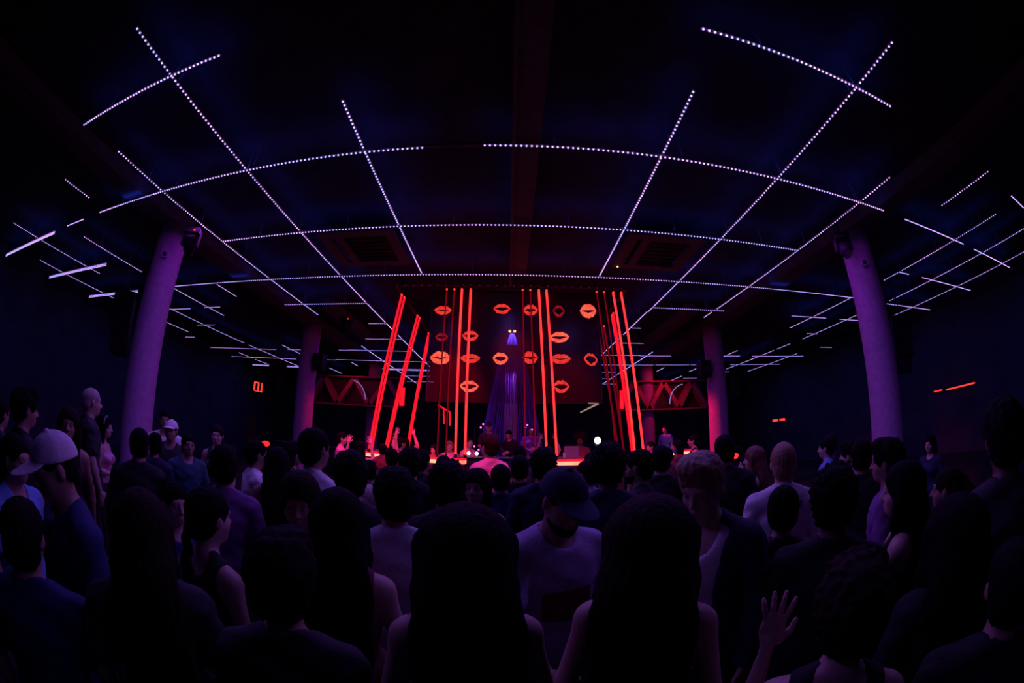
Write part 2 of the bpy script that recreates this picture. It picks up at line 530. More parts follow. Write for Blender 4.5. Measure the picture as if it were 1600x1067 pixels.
def moving_head(loc, rz, tilt, label, led):
    t = thing('moving_head_light', label, 'stage light', loc, rz)
    MB().box((-0.17, -0.13, 0.0), (0.17, 0.13, 0.12), 0.015).tube((0, 0, 0.1), (0, 0, WZ - loc[2]), 0.02, n=8).build('base', M_PLAST, t)
    MB().box((-0.19, -0.06, -0.24), (-0.15, 0.06, 0.02), 0.01).box((0.15, -0.06, -0.24), (0.19, 0.06, 0.02), 0.01).box((-0.19, -0.06, -0.03), (0.19, 0.06, 0.01), 0.01).build('yoke', M_PLAST, t)
    h = MB().lathe([(0.07, -0.19), (0.12, -0.14), (0.135, 0.0), (0.12, 0.15), (0.115, 0.19)], 20).build('head', M_PLAST, t, smooth=True)
    h.location = (0, 0, -0.2)
    h.rotation_euler = (tilt, 0, 0)
    le = MB().lathe([(0.0, -0.195), (0.10, -0.192)], 20).build('lens', M_CHAN, h)
    if led:
        MB().ball((0.06, -0.14, 0.05), 0.022).build('status_light', M_REDLED, t)


moving_head((-6.1, 5.05, 5.15), rad(30), rad(35), 'black moving head light with red dot by the front left column', True)
moving_head((6.35, 4.85, 5.2), rad(-30), rad(-35), 'black moving head light by the front right column', False)
moving_head((-4.9, 10.8, 5.15), rad(10), rad(25), 'small black moving head light near the middle left column', True)

# ------------------------------------------------------------------ red LED tubes round the stage
def red_tube(top, bot, m, label, r=0.03):
    t = thing('led_tube', label, 'light tube', bot, 0, 'red LED tubes round the stage')
    a = Vector(top) - Vector(bot)
    MB().tube((0, 0, 0), a, r, n=10).build('tube', m, t, smooth=True)
    u = a.normalized()
    MB().tube(-u * 0.03, u * 0.05, r * 1.25, n=10).build('end_cap', M_BLACK, t)
    MB().tube(a - u * 0.01, a + u * 0.07, r * 1.25, n=10).build('end_cap', M_BLACK, t)
    MB().tube(a, (a.x, a.y, WZ - 0.004 - bot[2]), 0.004, n=5).build('wire', M_BLACK, t)
    MB().ball(a - u * 0.02 + Vector((0, -r * 0.9, 0)), 0.026).build('top_light', M_REDLED, t)


CT = 1.47   # counter top
YF = 8.66
TOPZ = 5.33
groups3 = [('left', [(-1.48, -1.52, 0), (-1.30, -1.33, 0), (-1.12, -1.12, 2), (-0.91, -0.91, 2)]),
           ('middle', [(0.31, 0.40, 0), (0.49, 0.62, 0), (0.69, 0.86, 2), (0.87, 1.08, 2)]),
           ('right', [(2.08, 2.42, 0), (2.26, 2.60, 0), (2.49, 2.86, 2), (2.69, 3.07, 2)])]
for gname, tubes in groups3:
    for k, (xt, xb, br) in enumerate(tubes):
        red_tube((xt, YF, TOPZ), (xb, YF, CT), M_TUBE if br else M_TUBED,
                 '%s red LED tube, %s from left in the %s group of four before the screen' % ('bright' if br else 'dim', ORD[k], gname),
                 0.027 if br else 0.016)
side = [(-2.68, 9.02, -3.24, 'M', 'nearest pair of the left side, front tube'), (-2.66, 9.22, -3.24, 'M', 'nearest pair of the left side, rear tube'),
        (-2.64, 10.7, -3.36, 'N', 'second pair of the left side, front tube'), (-2.62, 10.9, -3.36, 'N', 'second pair of the left side, rear tube'),
        (-2.68, 12.6, -3.22, 'N', 'farthest pair of the left side, front tube'), (-2.67, 12.8, -3.22, 'N', 'farthest pair of the left side, rear tube'),
        (2.89, 10.2, 3.3, 'N', 'second pair of the right side, front tube'), (2.9, 10.4, 3.35, 'N', 'second pair of the right side, rear tube'),
        (3.14, 12.98, 3.7, 'D', 'farthest dim tube of the right side'), (2.93, 11.5, 3.45, 'D', 'third dim tube of the right side')]
for (xt, y, xb, k, lab) in side:
    red_tube((xt, y, TOPZ), (xb, y, CT), {'M': M_TUBE2, 'N': M_TUBE2, 'D': M_TUBED}[k], 'deep red LED tube beside the stage, ' + lab, 0.03)

# ceiling truss the tubes hang from
t = thing('tube_rail', 'thin dark hanging rail with red dots that the tubes hang from', 'rail', (0, YF, TOPZ + 0.06))
MB().box((-2.75, -0.03, 0.0), (2.8, 0.03, 0.05)).box((-2.78, -0.03, 0), (-2.7, 4.4, 0.05)).box((2.78, -0.03, 0), (2.86, 4.4, 0.05)).build('rail', M_BEAM, t)
m_ = MB().box((-0.012, -0.04, 0.005), (0.012, -0.03, 0.03)).mesh('pilot_light')
for k in range(28):
    link('pilot_light', m_, M_TUBED, t).location = (-2.7 + k * 0.2, 0, 0)


# ------------------------------------------------------------------ LED screen with lips
t_scr = thing('led_screen', 'see-through hanging LED screen showing rows of red lips', 'screen', (0.15, 8.82, 2.68))
ms = bpy.data.materials.new('see-through screen mesh')
ms.use_nodes = True
nt = ms.node_tree
nt.nodes.clear()
out = nt.nodes.new('ShaderNodeOutputMaterial')
mx = nt.nodes.new('ShaderNodeMixShader')
tr = nt.nodes.new('ShaderNodeBsdfTransparent')
pb = nt.nodes.new('ShaderNodeBsdfPrincipled')
tr.inputs[0].default_value = (0.82, 0.74, 0.80, 1)
pb.inputs['Base Color'].default_value = (0.14, 0.009, 0.045, 1)
pb.inputs['Roughness'].default_value = 0.25
mx.inputs[0].default_value = 0.15
nt.links.new(tr.outputs[0], mx.inputs[1])
nt.links.new(pb.outputs[0], mx.inputs[2])
nt.links.new(mx.outputs[0], out.inputs['Surface'])
SX0, SX1 = -1.98, 1.97
SH = 2.62
for k in range(4):                      # four panes side by side
    a = SX0 + (SX1 - SX0) * k / 4
    b = SX0 + (SX1 - SX0) * (k + 1) / 4
    MB().box((a + 0.004, -0.008, 0), (b - 0.004, 0.008, SH)).build('screen_panel', ms, t_scr)
fr = MB()
fr.box((SX0 - 0.03, -0.02, SH), (SX1 + 0.03, 0.02, SH + 0.03))
fr.box((SX0 - 0.03, -0.02, 0), (SX0, 0.02, SH)).box((SX1, -0.02, 0), (SX1 + 0.03, 0.02, SH))
fr.build('frame', M_BLACK, t_scr)
for x in (SX0 + 0.02, 0.0, SX1 - 0.02):
    MB().tube((x, 0, SH + 0.02), (x, 0, WZ - 0.004 - 2.68), 0.006, n=6).build('hanging_cable', M_BLACK, t_scr)


def lips_mat(name, c0, c1, s):
    m = glow_mat(name, c0, c1, s, 9)
    n = [q for q in m.node_tree.nodes if q.type == 'TEX_NOISE'][0]
    n.inputs['Detail'].default_value = 6
    n.inputs['Roughness'].default_value = 0.7
    mp = m.node_tree.nodes.new('ShaderNodeMapping')
    mp.inputs['Scale'].default_value = (2.6, 1.0, 0.9)
    g = [q for q in m.node_tree.nodes if q.type == 'NEW_GEOMETRY'][0]
    m.node_tree.links.new(g.outputs['Position'], mp.inputs['Vector'])
    m.node_tree.links.new(mp.outputs['Vector'], n.inputs['Vector'])
    return m


M_LIPS = [lips_mat('dim lips picture', (0.35, 0.0, 0.02), (0.75, 0.02, 0.03), 0.5),
          lips_mat('red lips picture', (0.80, 0.01, 0.02), (1.0, 0.07, 0.045), 0.9),
          lips_mat('bright lips picture', (1.0, 0.04, 0.035), (1.0, 0.20, 0.11), 1.0)]


def lips(cx, cz, w, h, opening, bright, skew=0.0):
    """upper and lower lip as a flat picture standing proud of the pane"""
    N = 22
    v, f = [], []
    def add(top, bot):
        i = len(v)
        n = len(top)
        for p in top: v.append((p[0], 0.0, p[1]))
        for p in bot: v.append((p[0], 0.0, p[1]))
        for p in top: v.append((p[0], 0.006, p[1]))
        for p in bot: v.append((p[0], 0.006, p[1]))
        for k in range(n - 1):
            f.append((i + n + k, i + n + k + 1, i + k + 1, i + k))
            f.append((i + 2 * n + k, i + 2 * n + k + 1, i + 3 * n + k + 1, i + 3 * n + k))
            f.append((i + k, i + k + 1, i + 2 * n + k + 1, i + 2 * n + k))
            f.append((i + n + k + 1, i + n + k, i + 3 * n + k, i + 3 * n + k + 1))
    ut, ub, lt, lb = [], [], [], []
    for k in range(N + 1):
        s = -1 + 2 * k / N
        x = s * w / 2
        base = (1 - abs(s) ** 1.9)
        bow = 1 - 0.20 * math.exp(-(s / 0.13) ** 2)                       # cupid's bow
        zt = h * 0.5 * (base ** 0.95) * bow
        gap = opening * h * 0.5 * max(0.0, 1 - (s / 0.8) ** 2)
        dip = 0.05 * h * math.exp(-(s / 0.22) ** 2)
        zl = -h * 0.5 * ((1 - abs(s) ** 2.6) ** 0.85)
        sk = skew * s * h
        ut.append((x, zt + sk + 0.02 * h))
        ub.append((x, min(zt, gap * 0.9 - dip + 0.03 * h * (1 - abs(s))) + sk))
        lt.append((x * 0.96, max(zl, -gap * 0.75 - dip - 0.05 * h * (1 - abs(s))) + sk))
        lb.append((x * 0.96, zl + sk))
    rj = random.Random(int(cx * 977 + cz * 131))
    jag = lambda L, q: [(x, z + rj.uniform(-q, q) * h) for x, z in L]
    add(jag(ut, .045), jag(ub, .02))
    add(jag(lt, .02), jag(lb, .035))
    o = link('lips_picture', new_mesh('lips_picture', v, f), M_LIPS[bright], t_scr)
    o.location = (cx - 0.15, -0.016, cz - 2.68)
    return o


for L_ in [(-1.57, 4.84, .43, .22, .12, 1, 0), (-.17, 4.89, .41, .25, .35, 1, 0), (.5, 4.87, .36, .27, .3, 1, 0), (1.17, 4.86, .28, .29, .6, 0, 0),
           (1.88, 4.88, .41, .36, .12, 2, .02), (-.89, 4.22, .39, .25, .3, 1, 0), (1.17, 4.22, .48, .26, .25, 2, .03), (-1.56, 3.69, .5, .31, .06, 2, 0),
           (-.87, 3.69, .47, .22, .05, 1, 0), (-.18, 3.7, .36, .28, .35, 2, 0), (.5, 3.73, .36, .30, .15, 1, 0), (1.19, 3.71, .48, .23, .04, 1, 0),
           (1.9, 3.7, .33, .29, .65, 1, -.08), (-.87, 3.05, .43, .27, .4, 2, 0), (1.2, 3.07, .37, .30, .42, 1, 0), (-1.56, 4.18, .3, .2, .3, 0, 0)]:
    lips(*L_)

# ------------------------------------------------------------------ string curtain cone over the booth
def strand_mat(name, c, emit):
    return mat(name, c, 0.5, emit=None)


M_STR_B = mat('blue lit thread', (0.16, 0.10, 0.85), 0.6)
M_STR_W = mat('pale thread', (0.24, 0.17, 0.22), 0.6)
CX, CY = 0.1, 11.2
t = thing('string_curtain', 'violet cone of hanging threads behind the screen over the booth', 'curtain', (CX, CY, 0))
MB().lathe([(0.30, 4.20), (0.36, 4.22), (0.36, 4.52), (0.30, 4.55)], 32).build('ring_housing', M_BLACK, t)
MB().lathe([(0.05, 4.55), (0.06, 4.9), (0.05, 5.0), (0.02, WZ)], 16).build('hanging_stem', M_BLACK, t)
mb = MB()
rs = random.Random(3)
for k in range(84):
    a = 2 * math.pi * k / 84
    r1 = 0.98 + rs.uniform(-0.05, 0.03)
    pts = []
    for q in range(6):
        s = q / 5
        rr = 0.36 + (r1 - 0.36) * (0.25 * s + 0.75 * s ** 0.9)
        pts.append((rr * math.cos(a), rr * math.sin(a), 4.2 + (1.02 - 4.2) * s))
    for q in range(5):
        mb.tube(pts[q], pts[q + 1], 0.0055, n=3, cap=False)
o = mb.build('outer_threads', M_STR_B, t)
o['kind'] = 'stuff'
mb = MB()
for k in range(44):
    a = 2 * math.pi * k / 44
    rr = 0.16 + rs.uniform(-0.02, 0.02)
    mb.tube((rr * math.cos(a), rr * math.sin(a), 4.2), (rr * 1.12 * math.cos(a), rr * 1.12 * math.sin(a), 1.05), 0.006, n=3, cap=False)
o = mb.build('inner_threads', M_STR_W, t)
o['kind'] = 'stuff'
mb = MB()
for k in range(26):
    a = 2 * math.pi * k / 26
    rr = 0.34
    mb.tube((0.07 * math.cos(a), 0.07 * math.sin(a), 4.93), (0.17 * math.cos(a), 0.17 * math.sin(a), 4.55), 0.008, n=3, cap=False)
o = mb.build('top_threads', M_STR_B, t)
o['kind'] = 'stuff'
for s in (-1, 1):
    l = thing('spot_lamp', 'small amber spot lamp, %s of the pair above the thread cone' % ('left' if s < 0 else 'right'), 'lamp', (CX + s * 0.07, CY - 0.12, 4.99))
    MB().lathe([(0.035, 0.0), (0.05, 0.03), (0.05, 0.12), (0.03, 0.14)], 14).tube((0, 0, 0.13), (0, 0, WZ - 4.99), 0.01, n=6).build('can', M_BLACK, l)
    MB().ball((0, -0.01, 0.0), 0.042).build('bulb', M_AMBER, l)
lamp('cone_lamp', 'SPOT', (CX, CY, 4.14), (0.22, 0.05, 1.0), 650, 0.03, target=(CX, CY, 0), spot=50, blend=0.6)
lamp('cone_floor_fill', 'SPOT', (CX, CY - 0.1, 0.62), (1.0, 0.25, 0.85), 70, 0.05, target=(CX, CY, 4), spot=40, blend=0.8)  # added spot without a fixture, tints the lower inner threads pink
lamp('cone_top_lamp', 'SPOT', (CX, CY - 0.28, 5.1), (0.25, 0.2, 1.0), 60, 0.03, target=(CX, CY, 4.6), spot=60, blend=0.6)

# ------------------------------------------------------------------ the booth and counters
M_TOP = mat('glossy dark counter top', (0.25, 0.2, 0.2), 0.25)
M_BODY = mat('dark counter body', (0.05, 0.03, 0.035), 0.5)
MB().box((-1.0, 10.05, 0.0), (1.15, 13.0, 0.5), 0.01).build('platform', M_FLOOR, label='low dark platform the performers stand on under the thread cone', cat='platform')
MB().box((4.7, 12.0, 0.0), (6.0, 13.4, 0.45), 0.01).build('platform', M_FLOOR, label='low dark riser under the man in the pale shirt', cat='platform')


def counter(x0, x1, y0, y1, label, z0=0.0, lit=True):
    t = thing('bar_counter', label, 'counter', ((x0 + x1) / 2, y0, z0), 0)
    w = (x1 - x0) / 2
    d = y1 - y0
    h = CT - z0
    MB().box((-w, 0.06, 0), (w, d - 0.02, h - 0.17)).build('body', M_BODY, t)
    MB().box((-w, 0.0, h - 0.03), (w, d, h), 0.008).build('counter_top', M_TOP, t)
    MB().box((-w + 0.01, 0.03, h - 0.17), (w - 0.01, d - 0.03, h - 0.09)).build('light_box' if lit else 'fascia', M_COUNTER_GLOW if lit else M_BODY, t)
    MB().box((-w + 0.01, 0.035, h - 0.09), (w - 0.01, d - 0.035, h - 0.03)).build('upper_band', M_TUBE2 if lit else M_BODY, t)
    n = max(2, int(2 * w / 0.6))
    for k in range(n):
        a = -w + 2 * w * k / n
        MB().box((a + 0.01, 0.035, 0.05), (a + 2 * w / n - 0.01, 0.06, h - 0.20), 0.006).build('front_panel', M_BODY, t)
    return t


counter(1.12, 2.15, 8.74, 9.35, 'glowing red booth counter right of the bright middle tubes')
counter(-2.05, -1.5, 8.74, 9.35, 'glowing red booth counter on the left below the screen corner')
counter(-1.2, -0.92, 8.74, 9.35, 'narrow glowing red counter piece at the bright left tubes')
counter(-0.9, 1.08, 8.74, 9.35, 'unlit dark booth counter in the middle before the thread cone', lit=False)
counter(2.4, 2.72, 9.0, 9.5, 'short glowing red counter behind the flash light')
counter(-3.6, -2.15, 9.6, 10.2, 'glowing red counter of the guests at far left of the booth')
counter(5.05, 5.85, 11.3, 11.9, 'glowing red counter left of the middle right column')

# red reflections and a pale reflecting bar at the screen's lower corners, made to glow
t = thing('reflection_bracket', 'red reflections shaped as a small bracket with two short drops under the screen, left', 'neon', (-1.53, 9.4, 2.5))
MB().tube((-0.14, 0, 0.15), (0.15, 0, 0.0), 0.018, n=8).build('reflection_bar', M_TUBE2, t)
MB().tube((0.0, 0, 0.07), (0.02, 0, -0.30), 0.018, n=8).build('reflection_drop', M_TUBE2, t)
MB().tube((0.15, 0, 0.0), (0.16, 0, -0.33), 0.018, n=8).build('reflection_drop', M_TUBE2, t)
MB().tube((-0.14, 0, 0.15), (-0.14, 0, WZ - 2.5), 0.004, n=5).tube((0.15, 0, 0.0), (0.15, 0, WZ - 2.5), 0.004, n=5).build('wire', M_BLACK, t)
t = thing('reflection_bar', 'pale slanted bar, its LED reflection made to glow, under the right screen corner', 'neon', (2.1, 9.0, 2.7))
MB().tube((0, 0, 0), (-0.42, 0.1, -0.2), 0.022, 0.012, n=8).tube((0, 0, 0), (-0.24, 0.02, 0.01), 0.016, n=8).build('bar', glow_mat('pale bar reflection', (1.0, 0.55, 0.45), (0.9, 0.7, 0.6), 0.4), t)
MB().tube((0, 0, 0), (0, 0, WZ - 2.7), 0.004, n=5).build('wire', M_BLACK, t)

# pink bulbs on slim stands at both sides of the cone
def bulb_stand(loc, bulbs, label, z0=0.5):
    t = thing('bulb_stand', label, 'lamp', (loc[0], loc[1], z0))
    s = MB().lathe([(0.12, 0), (0.12, 0.02), (0.015, 0.04)], 16)
    top = max(b[2] for b in bulbs) - z0
    s.tube((0, 0, 0.03), (0, 0, top - 0.05), 0.01, n=8)
    for b in bulbs:
        p = (b[0] - loc[0], b[1] - loc[1], b[2] - z0)
        s.tube((0, 0, max(0.1, p[2] - 0.1)), p, 0.007, n=6)
    s.build('stand', M_BLACK, t)
    for b in bulbs:
        p = (b[0] - loc[0], b[1] - loc[1], b[2] - z0)
        MB().ball(p, 0.026).build('bulb', M_PINK, t)


bulb_stand((-0.86, 10.45), [(-0.64, 10.48, 2.27), (-0.70, 10.48, 2.18)], 'slim stand with two pink bulbs above the left performer')
bulb_stand((0.98, 10.45), [(0.52, 10.5, 2.27), (0.47, 10.5, 2.2), (0.65, 10.5, 2.15)], 'slim stand with three pink bulbs right inside the cone')
bulb_stand((-0.90, 10.15), [(-0.83, 10.1, 1.68), (-0.88, 10.1, 1.55), (-0.72, 10.1, 1.60)], 'low stand with three pink bulbs at the left foot of the cone')
for k, x in enumerate((-0.86, -0.68)):
    t = thing('counter_lamp', 'round white lamp on the middle counter, %s of two' % ('left' if k == 0 else 'right'), 'lamp', (x, 8.95, CT))
    MB().lathe([(0.05, 0), (0.05, 0.01), (0.015, 0.02), (0.015, 0.04)], 14).build('foot', M_BLACK, t)
    MB().ball((0, 0, 0.07), 0.042).build('globe', glow_mat('soft white globe', (1, 0.8, 0.8), (1, 0.9, 0.9), 2.5), t)

# ------------------------------------------------------------------ zigzag canopies over the rear bars
M_RIB = mat('red light tinted canopy rib', (0.35, 0.10, 0.12), 0.5)  # red light on the ribs is put into their colour
M_RIBD = mat('dark canopy panel', (0.03, 0.02, 0.025), 0.6)


def canopy(x0, x1, n, label, box_side):
    y0 = 18.4
    z0, z1 = 3.28, 4.62
    t = thing('zigzag_canopy', label, 'canopy', ((x0 + x1) / 2, y0, z0))
    ox = (x0 + x1) / 2
    w = (x1 - x0) / n
    MB().box((x0 - ox, 0.45, 0), (x1 - ox, 0.5, z1 - z0)).build('back_panel', M_RIBD, t)
    MB().box((x0 - ox, 0, -0.07), (x1 - ox, 0.5, 0)).build('bottom_rail', M_RIB, t)
    MB().box((x0 - ox, 0, z1 - z0), (x1 - ox, 0.5, z1 - z0 + 0.06)).build('top_rail', M_RIB, t)
    h = z1 - z0
    for k in range(n):
        a = x0 - ox + k * w
        for (p, q) in (((a, 0), (a + w / 2, h)), ((a + w / 2, h), (a + w, 0))):
            dx = 0.13
            MB().prism([(p[0] - dx, p[1]), (p[0] + dx, p[1]), (q[0] + dx, q[1]), (q[0] - dx, q[1])], 'y', 0.0, 0.45).build('rib', M_RIB, t)
    for x in (x0 + 0.05, x1 - 0.05):
        MB().tube((x - ox, 0.25, h), (x - ox, 0.25, WZ - z0), 0.02, n=8).build('hanger', M_BLACK, t)
    return t


canopy(5.3, 10.1, 3, 'red lit zigzag canopy over the rear right bar', -1)
canopy(-10.2, -5.0, 3, 'dark red zigzag canopy over the rear left bar', 1)


def hoop(loc, r, a0, a1, label, tilt):
    t = thing('neon_hoop', label, 'neon', loc)
    v = MB()
    n = 14
    pts = [(r * math.cos(a0 + (a1 - a0) * k / n), -0.05, r * 1.2 * math.sin(a0 + (a1 - a0) * k / n)) for k in range(n + 1)]
    for k in range(n):
        v.tube(pts[k], pts[k + 1], 0.02, n=6, cap=False)
    v.build('tube', glow_mat('violet neon', (0.45, 0.25, 1.0), (0.6, 0.35, 1.0), 0.55), t)
    MB().tube((pts[0][0], -0.05, pts[0][2]), (pts[0][0], 0.25, pts[0][2]), 0.02, n=6).build('holder', M_BLACK, t)
    MB().tube((pts[n][0], -0.05, pts[n][2]), (pts[n][0], 0.25, pts[n][2]), 0.02, n=6).build('holder', M_BLACK, t)


hoop((8.8, 18.4, 3.45), 0.85, rad(95), rad(178), 'curved violet neon arc on the rear right canopy', 0)
hoop((-7.75, 18.4, 3.45), 0.85, rad(5), rad(80), 'curved violet neon arc on the rear left canopy', 0)


def red_box(loc, sx, sz, label):
    t = thing('red_light_box', label, 'lamp', loc)
    MB().box((-sx / 2, 0, -sz / 2), (sx / 2, 0.12, sz / 2), 0.02).build('housing', M_BLACK, t)
    MB().box((-sx / 2 + 0.03, -0.01, -sz / 2 + 0.02), (sx / 2 - 0.03, 0.0, sz / 2 - 0.02)).build('lens', M_TUBE2, t)
    MB().tube((0, 0.06, sz / 2 - 0.01), (0, 0.06, WZ - loc[2]), 0.012, n=6).build('hanger', M_BLACK, t)


red_box((10.3, 18.3, 3.45), 0.32, 0.12, 'small red light box at the right end of the rear right canopy')
red_box((-10.5, 18.3, 3.3), 0.7, 0.16, 'small dim red light box left of the rear left canopy')
red_box((5.3, 17.9, 3.7), 0.25, 0.9, 'upright red light panel at the inner end of the right canopy')
red_box((-4.9, 17.9, 3.7), 0.3, 0.9, 'upright red light panel at the inner end of the left canopy')
red_box((9.6, 16.5, 2.35), 0.3, 0.08, 'thin red light bar left of the middle right column')
# rear bars
for (x0, x1, lab) in ((4.9, 11.5, 'dark rear bar counter under the right canopy'), (-11.5, -4.9, 'dark rear bar counter under the left canopy')):
    t = thing('rear_bar', lab, 'counter', ((x0 + x1) / 2, 17.6, 0))
    w = (x1 - x0) / 2
    MB().box((-w, 0, 0), (w, 0.6, 1.08)).build('body', M_BODY, t)
    MB().box((-w - 0.04, -0.05, 1.08), (w + 0.04, 0.64, 1.13), 0.01).build('counter_top', M_TOP, t)

# ------------------------------------------------------------------ signs and red lamps on the side walls
t = thing('exit_sign', 'small red lit sign of three upright strokes on the left wall', 'sign', (-15.6, 21.3, 4.15), rad(75))
MB().box((-0.50, 0.0, -0.36), (0.50, 0.10, 0.36), 0.03).box((-0.04, 0.08, -0.05), (0.04, 0.35, 0.05)).build('box', M_BLACK, t)
s = MB()
for k, x in enumerate((-0.30, 0.03, 0.31)):
    s.box((x - 0.06, -0.012, -0.26), (x + 0.06, 0.0, 0.28))
s.box((-0.30, -0.012, 0.20), (0.03, 0.0, 0.28)).box((-0.30, -0.012, -0.32), (0.38, 0.0, -0.26))
s.build('letters', M_REDLED, t)
for (y0, y1, z, lab) in ((6.55, 8.0, 2.33, 'longer red wall light on the right wall'), (8.15, 8.62, 2.36, 'shorter red wall light left of the long one on the right wall')):
    t = thing('wall_light', lab, 'lamp', (WX - 0.06, (y0 + y1) / 2, z))
    h = (y1 - y0) / 2
    MB().box((-0.03, -h, -0.05), (0.055, h, 0.05), 0.01).build('housing', M_BLACK, t)
    MB().tube((-0.045, -h + 0.03, 0), (-0.045, h - 0.03, 0), 0.028, n=10).build('tube', M_REDLED, t)
for k, y in enumerate((19.2, 19.9)):
    t = thing('wall_light', 'tiny far red wall light on the right wall, %s of two' % ('right' if k == 0 else 'left'), 'lamp', (WX - 0.06, y, 2.35))
    MB().box((-0.03, -0.3, -0.1), (0.055, 0.3, 0.1), 0.01).build('housing', M_BLACK, t)
    MB().box((-0.05, -0.26, -0.07), (-0.03, 0.26, 0.07)).build('lens', M_REDLED, t)


def red_post(loc, z, label, k=1.0):
    t = thing('post_lamp', label, 'lamp', (loc[0], loc[1], 0))
    MB().lathe([(0.16, 0), (0.16, 0.02), (0.02, 0.05), (0.018, z - 0.1), (0.06, z - 0.06), (0.06, z - 0.04)], 16).build('post', M_BLACK, t)
    MB().lathe([(0.05 * k, z - 0.04), (0.10 * k, z), (0.08 * k, z + 0.05 * k), (0.03 * k, z + 0.07 * k)], 16).build('glass', M_REDLED, t)


red_post((-5.1, 7.42), 1.43, 'glowing red post lamp above the crowd left of the stage')
red_post((3.23, 5.05), 1.52, 'small glowing red post lamp right of the stage', 0.5)
# side door under the sign, with the red light put into its colour
t = thing('door_1', None, None, (-15.88, 21.2, 0))
t['kind'] = 'structure'
MB().box((0, -0.5, 0), (0.05, 0.5, 2.2), 0.01).build('door_leaf', mat('door with red light tint', (0.25, 0.05, 0.07), 0.5), t)
MB().tube((0.05, -0.4, 1.0), (0.12, -0.4, 1.0), 0.015, n=8).tube((0.12, -0.4, 1.0), (0.12, -0.26, 1.0), 0.015, n=8).build('door_handle', M_CHAN, t)

# ================================================================== PEOPLE
# A figure is grown from a distance field of tapered limbs and ellipsoids and meshed with surface nets,
# so that the body is one continuous skin.
def axis_lines(lo, hi, step, fine=()):
    xs = [lo]
    while xs[-1] < hi:
        s = step
        for (a, b, st) in fine:
            if a - 1e-6 <= xs[-1] < b:
                s = min(s, st)
            elif xs[-1] < a < xs[-1] + s:
                s = max(st, a - xs[-1])
        xs.append(xs[-1] + s)
    return np.array(xs, np.float32)


